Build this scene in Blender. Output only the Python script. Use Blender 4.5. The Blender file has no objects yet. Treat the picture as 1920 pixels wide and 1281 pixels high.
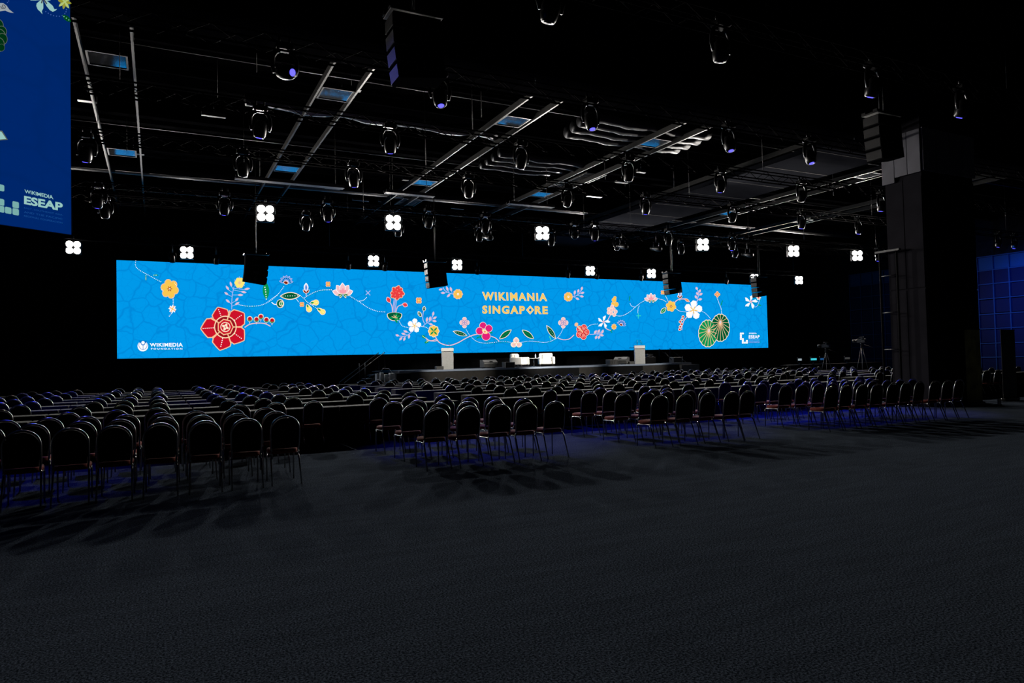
import bpy, math, random
from mathutils import Vector, Matrix
random.seed(7)
sc = bpy.context.scene
C = sc.collection
R = math.radians

# ------------------------------------------------------------------ camera
FPX, PITCH, ROLL, YAW, EYE = 1307.9, .02844, -.02361, .47168, 1.66
IW, IH = 1920, 1281
_f = Vector((math.sin(YAW) * math.cos(PITCH), math.cos(YAW) * math.cos(PITCH), math.sin(PITCH)))
_r0 = Vector((math.cos(YAW), -math.sin(YAW), 0)); _u0 = _r0.cross(_f)
_r = _r0 * math.cos(ROLL) + _u0 * math.sin(ROLL)
_u = _u0 * math.cos(ROLL) - _r0 * math.sin(ROLL)
CAM = Vector((0, 0, EYE))
cd = bpy.data.cameras.new('camera'); cam = bpy.data.objects.new('camera', cd); C.objects.link(cam)
cd.sensor_fit = 'HORIZONTAL'; cd.sensor_width = 36.0; cd.lens = FPX / IW * 36.0; cd.clip_end = 300; cd.clip_start = .05
M3 = Matrix((_r, _u, -_f)).transposed()
cam.matrix_world = Matrix.Translation(CAM) @ M3.to_4x4()
sc.camera = cam

# ------------------------------------------------------------------ world, exposure
w = bpy.data.worlds.new('world'); sc.world = w; w.use_nodes = True
w.node_tree.nodes['Background'].inputs[0].default_value = (.10, .12, .2, 1)
w.node_tree.nodes['Background'].inputs[1].default_value = 0.0
sc.view_settings.view_transform = 'Standard'; sc.view_settings.look = 'None'
sc.view_settings.gamma = 1; sc.view_settings.use_curve_mapping = False
sc.view_settings.exposure = 0.0
cy = sc.cycles
cy.use_denoising = True
cy.max_bounces = 5; cy.diffuse_bounces = 3; cy.glossy_bounces = 3; cy.transmission_bounces = 2
cy.sample_clamp_indirect = 3.0
cy.caustics_reflective = False; cy.caustics_refractive = False

# strengths of the hall's own lamps (used by the lamp builders below)
BLINDER_W = 2050.0      # white four-lamp blinders on the two trusses
BLUE_W = 1650.0         # blue moving heads
STAGE_W = 4200.0        # profile spots aimed at the stage
WHITE_RGB = (1.0, .94, .87)
BLUE_RGB = (.02, .04, 1.0)

# ------------------------------------------------------------------ helpers
def lin(c):
    return tuple(((v / 255) / 12.92 if v / 255 <= .04045 else ((v / 255 + .055) / 1.055) ** 2.4) for v in c)

def mat(name, col, rough=.6, metal=0, spec=.5, noise=None, bump=None, coat=0):
    m = bpy.data.materials.new(name); m.use_nodes = True
    nt = m.node_tree; b = nt.nodes['Principled BSDF']
    b.inputs['Base Color'].default_value = (*col, 1); b.inputs['Roughness'].default_value = rough
    b.inputs['Metallic'].default_value = metal; b.inputs['Specular IOR Level'].default_value = spec
    b.inputs['Coat Weight'].default_value = coat
    if noise or bump:
        tc = nt.nodes.new('ShaderNodeTexCoord')
    if noise:
        sca, amt = noise
        n = nt.nodes.new('ShaderNodeTexNoise'); n.inputs['Scale'].default_value = sca; n.inputs['Detail'].default_value = 5
        rmp = nt.nodes.new('ShaderNodeValToRGB')
        rmp.color_ramp.elements[0].position = .3; rmp.color_ramp.elements[1].position = .7
        rmp.color_ramp.elements[0].color = (*[v * (1 - amt) for v in col], 1)
        rmp.color_ramp.elements[1].color = (*[v * (1 + amt) for v in col], 1)
        nt.links.new(tc.outputs['Object'], n.inputs['Vector']); nt.links.new(n.outputs['Fac'], rmp.inputs[0])
        nt.links.new(rmp.outputs[0], b.inputs['Base Color'])
    if bump:
        sca, st = bump
        n = nt.nodes.new('ShaderNodeTexNoise'); n.inputs['Scale'].default_value = sca; n.inputs['Detail'].default_value = 4
        bp = nt.nodes.new('ShaderNodeBump'); bp.inputs['Strength'].default_value = st; bp.inputs['Distance'].default_value = .02
        nt.links.new(tc.outputs['Object'], n.inputs['Vector']); nt.links.new(n.outputs['Fac'], bp.inputs['Height'])
        nt.links.new(bp.outputs[0], b.inputs['Normal'])
    return m

def emis(name, col, strength=1.0, light=False):
    m = bpy.data.materials.new(name); m.use_nodes = True
    nt = m.node_tree; nt.nodes.clear()
    e = nt.nodes.new('ShaderNodeEmission'); o = nt.nodes.new('ShaderNodeOutputMaterial')
    e.inputs[0].default_value = (*col, 1); e.inputs[1].default_value = strength
    nt.links.new(e.outputs[0], o.inputs[0])
    if not light:
        m.cycles.emission_sampling = 'NONE'
    return m

class MB:
    """collects shapes; build() links them as one mesh object"""
    def __init__(s): s.v = []; s.f = []; s.m = []; s.s = []
    def add(s, vs, fs, mi=0, smooth=False, tf=None):
        o = len(s.v)
        s.v += [tuple(tf @ Vector(v)) if tf else tuple(v) for v in vs]
        for f in fs: s.f.append([i + o for i in f]); s.m.append(mi); s.s.append(smooth)
        return s
    def box(s, c, d, mi=0, tf=None, bev=0):
        x, y, z = c; a, b, h = d[0] / 2, d[1] / 2, d[2] / 2
        if bev:
            e = min(bev, a * .9, b * .9, h * .9); vs = []; fs = []
            pl = [(-a + e, -b), (a - e, -b), (a, -b + e), (a, b - e), (a - e, b), (-a + e, b), (-a, b - e), (-a, -b + e)]
            def sc_(k): return [(px * (a - k) / a, py * (b - k) / b) for px, py in pl]
            for pz, k in ((-h, e), (-h + e, 0), (h - e, 0), (h, e)):
                vs += [(x + px, y + py, z + pz) for px, py in sc_(k)]
            for r_ in range(3):
                for i in range(8):
                    j = (i + 1) % 8; fs.append([r_ * 8 + i, r_ * 8 + j, r_ * 8 + 8 + j, r_ * 8 + 8 + i])
            fs.append(list(range(7, -1, -1))); fs.append(list(range(24, 32)))
            return s.add(vs, fs, mi, False, tf)
        vs = [(x + i * a, y + j * b, z + k * h) for i, j, k in ((-1, -1, -1), (1, -1, -1), (1, 1, -1), (-1, 1, -1), (-1, -1, 1), (1, -1, 1), (1, 1, 1), (-1, 1, 1))]
        return s.add(vs, [[3, 2, 1, 0], [4, 5, 6, 7], [0, 1, 5, 4], [1, 2, 6, 5], [2, 3, 7, 6], [3, 0, 4, 7]], mi, False, tf)
    def tube(s, pts, r, n=6, mi=0, tf=None, cap=True, closed=False, smooth=True):
        P = [Vector(p) for p in pts]; N = len(P); rr = r if isinstance(r, (list, tuple)) else [r] * N
        vs = []; prev = None
        for i, p in enumerate(P):
            if closed: t = (P[(i + 1) % N] - P[i - 1])
            else: t = (P[min(i + 1, N - 1)] - P[max(i - 1, 0)])
            t.normalize()
            if prev is None:
                a = Vector((0, 0, 1)) if abs(t.z) < .9 else Vector((1, 0, 0))
                u = t.cross(a).normalized()
            else:
                u = (prev - t * prev.dot(t)).normalized()
            prev = u; v = t.cross(u)
            for k in range(n):
                an = 2 * math.pi * k / n + math.pi / n
                vs.append(p + (u * math.cos(an) + v * math.sin(an)) * rr[i])
        fs = []
        for i in range(N if closed else N - 1):
            j = (i + 1) % N
            for k in range(n):
                l = (k + 1) % n; fs.append([i * n + k, i * n + l, j * n + l, j * n + k])
        if cap and not closed:
            fs.append(list(range(n - 1, -1, -1))); fs.append([(N - 1) * n + k for k in range(n)])
        return s.add(vs, fs, mi, smooth, tf)
    def lathe(s, prof, n=16, mi=0, tf=None, smooth=True):
        vs = []; fs = []
        for r, z in prof:
            for k in range(n):
                an = 2 * math.pi * k / n; vs.append((r * math.cos(an), r * math.sin(an), z))
        for i in range(len(prof) - 1):
            for k in range(n):
                l = (k + 1) % n; fs.append([i * n + k, i * n + l, i * n + n + l, i * n + n + k])
        fs.append(list(range(n - 1, -1, -1))); fs.append([(len(prof) - 1) * n + k for k in range(n)])
        return s.add(vs, fs, mi, smooth, tf)
    def prism(s, poly, depth, mi=0, tf=None, smooth=False):
        """poly in XZ at y=0, extruded to y=depth"""
        n = len(poly); vs = [(x, 0, z) for x, z in poly] + [(x, depth, z) for x, z in poly]
        fs = [list(range(n)), list(range(2 * n - 1, n - 1, -1))] + [[i, i + n, (i + 1) % n + n, (i + 1) % n] for i in range(n)]
        return s.add(vs, fs, mi, smooth, tf)
    def mesh(s, name, mats):
        me = bpy.data.meshes.new(name); me.from_pydata(s.v, [], s.f)
        for m in (mats if isinstance(mats, (list, tuple)) else [mats]): me.materials.append(m)
        me.polygons.foreach_set('material_index', s.m); me.polygons.foreach_set('use_smooth', s.s)
        me.update(); return me
    def build(s, name, mats, parent=None, loc=None):
        return put(name, s.mesh(name, mats), parent, loc)

def put(name, me, parent=None, loc=None):
    o = bpy.data.objects.new(name, me); C.objects.link(o)
    if parent: o.parent = parent
    if loc: o.location = loc
    return o
def tag(o, label=None, cat=None, group=None, kind=None):
    if label: o['label'] = label
    if cat: o['category'] = cat
    if group: o['group'] = group
    if kind: o['kind'] = kind
    return o
def thing(name, label, cat, loc=(0, 0, 0), rz=0, group=None):
    o = bpy.data.objects.new(name, None); C.objects.link(o); o.empty_display_size = .1
    o.location = loc; o.rotation_euler = (0, 0, rz)
    return tag(o, label, cat, group)
def struct(name, mb, m, label=None, cat=None):
    return tag(mb.build(name, m), label, cat, None, 'structure')
def spot(name, loc, target, power, rgb, size_deg, blend=.4, radius=.1, parent=None):
    l = bpy.data.lights.new(name, 'SPOT'); l.energy = power; l.color = rgb
    l.spot_size = R(size_deg); l.spot_blend = blend; l.shadow_soft_size = radius
    o = bpy.data.objects.new(name, l); C.objects.link(o)
    o.location = loc
    o.rotation_euler = (Vector(target) - Vector(loc)).to_track_quat('-Z', 'Y').to_euler()
    return o
def pray(x, y):
    return _f + _r * ((x - IW / 2) / FPX) - _u * ((y - IH / 2) / FPX)
def project(P):
    d = Vector(P) - CAM; z = d.dot(_f)
    if z < .1: return None
    return IW / 2 + FPX * d.dot(_r) / z, IH / 2 - FPX * d.dot(_u) / z, z
ORD = ['first', 'second', 'third', 'fourth', 'fifth', 'sixth', 'seventh', 'eighth', 'ninth', 'tenth', 'eleventh', 'twelfth', 'thirteenth', 'fourteenth',
       'fifteenth', 'sixteenth', 'seventeenth', 'eighteenth']

# ------------------------------------------------------------------ materials
M = {}
M['drape'] = mat('black_drape', (.006, .006, .007), .95, 0, 0, noise=(3, .3))
M['ceil'] = mat('ceiling_black', (.0045, .0045, .005), .9, 0, 0, noise=(1.2, .4))
M['steel'] = mat('dark_steel', (.02, .02, .021), .45, .5)
M['rail'] = mat('rail_metal', (.024, .0235, .022), .5, .5)
M['blackmetal'] = mat('black_metal', (.008, .008, .009), .42, 0, .35)
M['truss'] = mat('truss_matt_black', (.005, .005, .0055), .9, 0, .02)
M['plastic'] = mat('black_plastic', (.006, .006, .0065), .32, 0, .35)
M['boxpaint'] = mat('speaker_paint', (.008, .008, .009), .85, 0, 0, bump=(120, .25))
M['grille'] = mat('speaker_grille', (.010, .010, .0105), .6, 0, .2, bump=(200, .4))
M['duct'] = mat('duct_black', (.012, .012, .0135), .45, .6, bump=(2, .3))
M['foil'] = mat('duct_foil', (.09, .09, .098), .32, .9, bump=(5, 1.0))
M['mirror'] = mat('gloss_panel', (.62, .66, .7), .04, .95, bump=(60, .02))
M['soffit'] = mat('grey_soffit', (.016, .017, .021), .8, 0, .0, noise=(.8, .15))
M['beam'] = mat('beam_grey', (.009, .009, .0105), .9, 0, 0, noise=(1.5, .2))
M['tray'] = mat('cable_tray', (.09, .084, .078), .5, .3)
M['fabric_back'] = mat('chair_back_fabric', (.010, .005, .005), .9, 0, .1, noise=(40, .3))
M['fabric_seat'] = mat('chair_seat_fabric', (.21, .045, .032), .85, 0, .1, noise=(40, .25))
M['chair_metal'] = mat('chair_frame_metal', (.30, .30, .30), .24, .95)
M['cloth'] = mat('black_tablecloth', (.0045, .0045, .005), .9, 0, .1, noise=(12, .3), bump=(6, .25))
M['table_top'] = mat('table_top_cloth', (.012, .0118, .0118), .88, 0, .1, noise=(8, .25), bump=(5, .2))
M['stage_edge'] = mat('stage_edge_trim', (.24, .28, .36), .5, .1)
M['deck'] = mat('stage_carpet', (.025, .025, .028), .85, 0, .2, noise=(10, .3))
M['skirt'] = mat('stage_skirt', (.018, .0155, .013), .85, noise=(4, .3))
M['grey_paint'] = mat('grey_paint', (.06, .06, .058), .7, noise=(3, .2))
M['lectern'] = mat('lectern_grey', (.42, .42, .41), .6, noise=(30, .12))
M['white_leather'] = mat('white_leather', (.82, .80, .75), .45, 0, .5, bump=(14, .1))
M['seam'] = mat('leather_seam', (.35, .33, .30), .6)
M['chrome'] = mat('chrome', (.7, .7, .7), .15, 1)
M['white_lam'] = mat('white_laminate', (.8, .8, .78), .4)
M['bottle'] = mat('bottle_plastic', (.55, .62, .75), .15, 0, .6)
M['column'] = mat('column_grey', (.014, .0135, .0165), .9, 0, 0, noise=(2, .15))
M['band'] = mat('column_band', (.14, .14, .16), .85, 0, .1, noise=(2, .1))
M['seamdark'] = mat('panel_seam', (.02, .02, .022), .9)
M['pane'] = mat('window_pane', (.0008, .0035, .022), .5, 0, .05)
M['pane_top'] = mat('frosted_pane', (.008, .035, .085), .6, 0, .05)
M['mullion'] = mat('mullion', (.012, .035, .085), .6, 0, .05)
M['vest'] = mat('bare_white', (.55, .55, .53), .5)

# carpet: grey loop pile, speckled, with long soft pattern bands
def carpet():
    m = bpy.data.materials.new('carpet'); m.use_nodes = True; nt = m.node_tree; b = nt.nodes['Principled BSDF']
    tc = nt.nodes.new('ShaderNodeTexCoord')
    n1 = nt.nodes.new('ShaderNodeTexNoise'); n1.inputs['Scale'].default_value = 70; n1.inputs['Detail'].default_value = 6; n1.inputs['Roughness'].default_value = .75
    mp = nt.nodes.new('ShaderNodeMapping'); mp.inputs['Scale'].default_value = (.35, 2.2, 1); mp.inputs['Rotation'].default_value = (0, 0, .2)
    n2 = nt.nodes.new('ShaderNodeTexNoise'); n2.inputs['Scale'].default_value = 3.2; n2.inputs['Detail'].default_value = 5; n2.inputs['Distortion'].default_value = .6
    r1 = nt.nodes.new('ShaderNodeValToRGB'); r2 = nt.nodes.new('ShaderNodeValToRGB')
    r1.color_ramp.elements[0].position = .44; r1.color_ramp.elements[1].position = .72
    r1.color_ramp.elements[0].color = (.010, .0135, .019, 1); r1.color_ramp.elements[1].color = (.190, .235, .305, 1)
    r2.color_ramp.elements[0].position = .35; r2.color_ramp.elements[1].position = .65
    r2.color_ramp.elements[0].color = (.88, .88, .88, 1); r2.color_ramp.elements[1].color = (1.08, 1.08, 1.08, 1)
    mx = nt.nodes.new('ShaderNodeMix'); mx.data_type = 'RGBA'; mx.blend_type = 'MULTIPLY'; mx.inputs[0].default_value = 1
    L = nt.links.new
    L(tc.outputs['Object'], n1.inputs['Vector']); L(tc.outputs['Object'], mp.inputs[0]); L(mp.outputs[0], n2.inputs['Vector'])
    L(n1.outputs['Fac'], r1.inputs[0]); L(n2.outputs['Fac'], r2.inputs[0])
    L(r1.outputs[0], mx.inputs[6]); L(r2.outputs[0], mx.inputs[7]); L(mx.outputs[2], b.inputs['Base Color'])
    bp = nt.nodes.new('ShaderNodeBump'); bp.inputs['Strength'].default_value = .6; bp.inputs['Distance'].default_value = .01
    L(n1.outputs['Fac'], bp.inputs['Height']); L(bp.outputs[0], b.inputs['Normal'])
    b.inputs['Roughness'].default_value = .95; b.inputs['Specular IOR Level'].default_value = 0
    return m
M['carpet'] = carpet()

# LED wall picture ground: flat blue with a darker crackle
def crackle(name, rgb, dark, strength, scale, light):
    m = bpy.data.materials.new(name); m.use_nodes = True; nt = m.node_tree; nt.nodes.clear(); L = nt.links.new
    tc = nt.nodes.new('ShaderNodeTexCoord'); mp = nt.nodes.new('ShaderNodeMapping'); mp.inputs['Scale'].default_value = (1, 0, 1)
    ns = nt.nodes.new('ShaderNodeTexNoise'); ns.inputs['Scale'].default_value = 1.3
    ad = nt.nodes.new('ShaderNodeVectorMath'); ad.operation = 'MULTIPLY_ADD'; ad.inputs[1].default_value = (.5, .5, .5)
    def vor(s_, lo, hi):
        vo = nt.nodes.new('ShaderNodeTexVoronoi'); vo.feature = 'DISTANCE_TO_EDGE'; vo.inputs['Scale'].default_value = s_
        r = nt.nodes.new('ShaderNodeValToRGB'); r.color_ramp.elements[0].position = lo; r.color_ramp.elements[1].position = hi
        L(ad.outputs[0], vo.inputs['Vector']); L(vo.outputs['Distance'], r.inputs[0]); return r
    L(tc.outputs['Object'], mp.inputs[0]); L(mp.outputs[0], ns.inputs['Vector'])
    L(ns.outputs['Color'], ad.inputs[0]); L(mp.outputs[0], ad.inputs[2])
    a = vor(scale, .0, .05); b2 = vor(scale * 2.3, .0, .035)
    b2.color_ramp.elements[0].color = (.45, .45, .45, 1)
    mn = nt.nodes.new('ShaderNodeMix'); mn.data_type = 'RGBA'; mn.blend_type = 'DARKEN'; mn.inputs[0].default_value = 1
    L(a.outputs[0], mn.inputs[6]); L(b2.outputs[0], mn.inputs[7])
    mx = nt.nodes.new('ShaderNodeMix'); mx.data_type = 'RGBA'; mx.inputs[6].default_value = (*dark, 1); mx.inputs[7].default_value = (*rgb, 1)
    L(mn.outputs[2], mx.inputs[0])
    e = nt.nodes.new('ShaderNodeEmission'); e.inputs[1].default_value = strength
    o = nt.nodes.new('ShaderNodeOutputMaterial'); L(mx.outputs[2], e.inputs[0]); L(e.outputs[0], o.inputs[0])
    if not light: m.cycles.emission_sampling = 'NONE'
    return m

# ================================================================== ROOM SHELL
X0, X1, Y0, Y1, ZC = -16.0, 50.0, -9.0, 42.4, 11.3
struct('floor', MB().box(((X0 + X1) / 2, (Y0 + Y1) / 2, -.05), (X1 - X0, Y1 - Y0, .1)), M['carpet'])
ceiling = struct('ceiling', MB().box(((X0 + X1) / 2, (Y0 + Y1) / 2, ZC + .1), (X1 - X0, Y1 - Y0, .2)), M['ceil'])
def drape_wall(name, a, b, h):
    """pleated black drape from a to b (plan points)"""
    A, B = Vector(a), Vector(b); L_ = (B - A).length; n = int(L_ / .16); d = (B - A).normalized(); nn = Vector((-d.y, d.x))
    vs = []; fs = []
    for i in range(n + 1):
        p = A + d * (L_ * i / n) + nn * (.045 * math.sin(i * 1.9) + .03 * math.sin(i * .7))
        vs += [(p.x, p.y, 0), (p.x, p.y, h)]
    for i in range(n): fs.append([2 * i, 2 * i + 2, 2 * i + 3, 2 * i + 1])
    return struct(name, MB().add(vs, fs, 0, True), M['drape'])
drape_wall('wall_back', (X0, Y1 - .35), (X1, Y1 - .35), 11.2)
drape_wall('wall_left', (X0 + .3, Y0), (X0 + .3, Y1 - .4), 11.2)
struct('wall_rear', MB().box(((X0 + X1) / 2, Y0 - .1, ZC / 2), (X1 - X0, .2, ZC)), M['drape'])
# --- right wall: grid of glazed panels with mullions
wall_r = struct('wall_right', MB().box((X1 + .15, (Y0 + Y1) / 2, ZC / 2), (.3, Y1 - Y0, ZC)), M['drape'])
PZ = [1.18, 2.12, 3.10, 4.07, 5.12, 6.10, 7.03, 7.97]; PY0, PDY, PN = 11.05, .985, 27
pane_me = MB().box((0, 0, 0), (.03, PDY - .10, .86), 0).mesh('pane', M['pane'])
pane_tp = MB().box((0, 0, 0), (.03, PDY - .10, .84), 0).mesh('pane', M['pane_top'])
for k in range(PN):
    for j in range(len(PZ)):
        z0 = PZ[j - 1] if j else .2
        put('pane', pane_tp if j == len(PZ) - 1 else pane_me, wall_r, (X1 - .035, PY0 + (k + .5) * PDY, (z0 + PZ[j]) / 2))
vm = MB().box((0, 0, 4.08), (.10, .06, 7.8)).mesh('mullion', M['mullion'])
for k in range(PN + 1): put('mullion', vm, wall_r, (X1 - .05, PY0 + k * PDY, 0))
hm = MB().box((0, 0, 0), (.12, PN * PDY, .06)).mesh('transom', M['mullion'])
for z in [.2] + PZ: put('transom', hm, wall_r, (X1 - .06, PY0 + PN * PDY / 2, z))

# ================================================================== CEILING STRUCTURE
ZR = 9.9; HR = ZR - EYE
for s_ in (-.205, -.061, .530, .661, 1.271, 1.405, 2.02, 2.165, 2.78, 2.93, 3.53, 3.67, 4.28, 4.42):
    b = MB(); x = s_ * HR                                             # C-channel: web and two flanges
    b.box((x, 27.5, ZR + .09), (.02, 29, .18)); b.box((x + .02, 27.5, ZR), (.055, 29, .016)); b.box((x + .02, 27.5, ZR + .18), (.055, 29, .016))
    b.build('rail', M['rail'], ceiling)
for xp in (-1.1, 4.95, 11.05, 17.15, 23.4, 29.6, 35.7):
    for yp in (21.2, 30.1, 39.4):
        t = MB().box((0, 0, 0), (.86, .86, .05)).build('panel', M['mirror'], ceiling, (xp, yp, ZR + .08))
        f = MB()
        for sx in (-1, 1): f.box((sx * .46, 0, 0), (.05, .97, .09)); f.box((0, sx * .46, 0), (.87, .05, .09))
        f.build('panel_frame', M['steel'], t)
# deep downstand beam across the hall near the camera, with cladding boards
beam = MB().box((17, 15.15, 9.94), (66, 1.3, 2.72)).build('beam', M['beam'], ceiling)
for k in range(14):
    MB().box((0, 0, 0), (2.36, .03, 2.6)).build('cladding', M['beam'], beam, (-6 + k * 2.4, 14.485, 9.92))
for yb, zb in ((18.0, 10.3), (26.6, 10.3), (36.4, 10.2)):
    b = MB(); b.box((17, yb, zb + .3), (66, .05, .6)); b.box((17, yb, zb), (66, .3, .04)); b.box((17, yb, zb + .6), (66, .3, .04))
    b.build('joist', M['ceil'], ceiling)
for k in range(12):                                                   # secondary purlins
    b = MB().box((17, 15.2 + k * 2.2, 11.05), (66, .12, .28)); b.build('purlin', M['ceil'], ceiling)
# soffit strip running towards the stage
hs = 9.55 - EYE
so = MB(); so.box(((2.88 + 3.36) / 2 * hs, 29.2, 9.65), (.48 * hs, 24, .2)); so = so.build('soffit', M['soffit'], ceiling)
for k in range(10): MB().box((0, 0, 0), (.48 * hs - .02, .03, .012)).build('seam', M['seamdark'], so, ((2.88 + 3.36) / 2 * hs, 18.5 + k * 2.4, 9.546))
# ducts
def duct(x0, x1, y, z, r, m, wob=0):
    n = int((x1 - x0) / .35); pts = []; rr = []
    for i in range(n + 1):
        pts.append((x0 + (x1 - x0) * i / n, y + wob * math.sin(i * 1.3), z + wob * math.sin(i * .9)))
        rr.append(r * (1 + (.07 if i % 2 else -.02) * (1 if wob else .4)))
    MB().tube(pts, rr, 14, 0).build('duct', m, ceiling)
duct(2.6, 11.5, 23.5, 10.25, .2, M['foil'], .05)
for k in range(4): duct(13.6 + k * .1, 19.2, 20.4 + k * .62, 10.3, .25, M['duct'], .03)
for k in range(4): duct(12.6, 16.9 - .3 * k, 25.4 + k * .62, 10.25, .22, M['duct'], .03)
duct(-5, 46, 17.4, 10.4, .28, M['duct']); duct(-5, 46, 34.0, 10.4, .3, M['duct'])
for k, (yy, zz, rr) in enumerate(((15.6, 9.4, .05), (19.8, 9.5, .04), (20.4, 9.45, .06), (24.4, 9.5, .05), (27.6, 9.5, .06), (29.0, 9.3, .04), (33.6, 9.4, .05), (36.2, 9.2, .06))):
    MB().tube([(-8, yy, zz + .75), (48, yy, zz + .75)], rr * .7, 6).build('pipe', M['steel'], ceiling)
for k in range(18):                                                   # drop rods
    x = random.uniform(-3, 34); y = random.uniform(16, 38)
    MB().tube([(x, y, 9.2), (x, y, 11.3)], .010, 5).build('rod', M['steel'], ceiling)
for x0, x1 in ((2.5, 6.3), (7.9, 9.9), (13.2, 15.4)):                # cable tray modelled only where lamp light falls; the unlit run is omitted
    tray = MB(); xm = (x0 + x1) / 2; tray.box((xm, 25.95, 8.28), (x1 - x0, .30, .02)); tray.box((xm, 25.8, 8.33), (x1 - x0, .02, .1)); tray.box((xm, 26.1, 8.33), (x1 - x0, .02, .1))
    for x in (x0 + .3, x1 - .3): tray.tube([(x, 25.95, 8.3), (x, 25.95, ZC)], .012, 5)
    tray.build('cable_tray', M['tray'], ceiling)
# louvre grilles
for gx, gy in ((17.2, 28.6), (17.9, 27.0), (11.8, 34.6)):
    g = MB()
    for k in range(9): g.box((0, -.7 + k * .175, 0), (1.0, .06, .02))
    g.box((-.52, 0, 0), (.04, 1.6, .06)); g.box((.52, 0, 0), (.04, 1.6, .06))
    g.build('grille', M['tray'], ceiling, (gx, gy, 10.1))
for k in range(16):                                                   # loose ceiling fittings and junction boxes
    x = random.uniform(-2, 30); y = random.uniform(16, 38)
    b = MB(); b.box((0, 0, 0), (random.uniform(.3, .9), random.uniform(.1, .25), random.uniform(.08, .2)))
    b.tube([(0, 0, .05), (0, 0, .9)], .012, 5)
    b.build('junction_box', M['tray'] if k % 3 == 0 else M['steel'], ceiling, (x, y, 10.2))

# ================================================================== COLUMN
col = struct('column_clad', MB().box((21.85, 13.5, ZC / 2), (2.6, 1.15, ZC)), M['column'])
for k in range(2):
    for z0, z1 in ((.05, 3.55), (3.6, 6.95)):
        MB().box((0, 0, 0), (.03, .56, z1 - z0)).build('panel', M['column'], col, (20.54, 13.21 + k * .585, (z0 + z1) / 2))
for k in range(4):
    for z0, z1 in ((.05, 3.55), (3.6, 6.95)):
        MB().box((0, 0, 0), (.63, .03, z1 - z0)).build('panel', M['column'], col, (20.88 + k * .65, 12.91, (z0 + z1) / 2))
for k in range(3):
    MB().box((0, 0, 0), (.05, .40, 1.3)).build('band_panel', M['band'], col, (20.47, 13.08 + k * .42, 7.72 - (.15 if k == 2 else 0)))
for k in range(4):
    MB().box((0, 0, 0), (.64, .05, 1.3)).build('band_panel', M['band'], col, (20.82 + k * .66, 12.84, 7.75))
# ladder tower beside the column
t = thing('ladder_tower', 'black steel ladder tower standing against the side of the grey column', 'tower', (20.34, 13.95, 0))
for s_ in (-1, 1): MB().tube([(0, s_ * .28, .03), (0, s_ * .28, 4.8)], .03, 8).build('upright', M['truss'], t)
for k in range(4): MB().tube([(0, -.28, .6 + k * 1.15), (0, .28, .6 + k * 1.15)], .018, 6).build('rung', M['steel'], t)
MB().box((0, 0, .015), (.3, .8, .03)).build('base_plate', M['steel'], t)
MB().box((0, 0, 4.82), (.12, .8, .06)).build('top_bar', M['steel'], t)

# ================================================================== LED WALL
SY, SXA, SXB, SZA, SZB = 41.0, -1.794, 44.244, 2.27, 7.344
M['led'] = crackle('led_blue', lin((0, 153, 234)), lin((0, 136, 218)), 1.0, 1.05, True)
led = MB().box(((SXA + SXB) / 2, SY + .12, (SZA + SZB) / 2), (SXB - SXA, .22, SZB - SZA)).build('led_wall', M['blackmetal'])
tag(led, 'very wide blue LED wall behind the stage showing flowers and lettering', 'screen')
pic = MB().add([(SXA, SY, SZA), (SXB, SY, SZA), (SXB, SY, SZB), (SXA, SY, SZB)], [[0, 1, 2, 3]]).build('picture', M['led'], led)
def scr(x, y, k=0):
    d = pray(x, y); t = SY / d.y; p = CAM + d * t
    return (p.x, SY - .012 - .003 * k, p.z)
INK = {}
def ink(name, rgb, strength=1.0):
    INK[name] = emis('ink_' + name, lin(rgb), strength)
for n_, c_ in dict(white=(255, 255, 255), cream=(255, 232, 205), pinkl=(244, 196, 200), pink=(248, 160, 175), peach=(250, 196, 150), yel=(250, 199, 82),
                   yell=(253, 232, 120), red=(205, 18, 42), dred=(150, 14, 30), coral=(236, 62, 66), mag=(228, 32, 122), grn=(8, 150, 84), dgrn=(0, 92, 56),
                   lil=(186, 186, 234), blue=(0, 120, 205), brn=(130, 30, 20), ora=(244, 160, 92), gold=(246, 204, 104), mint=(60, 225, 190)).items(): ink(n_, c_)

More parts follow.
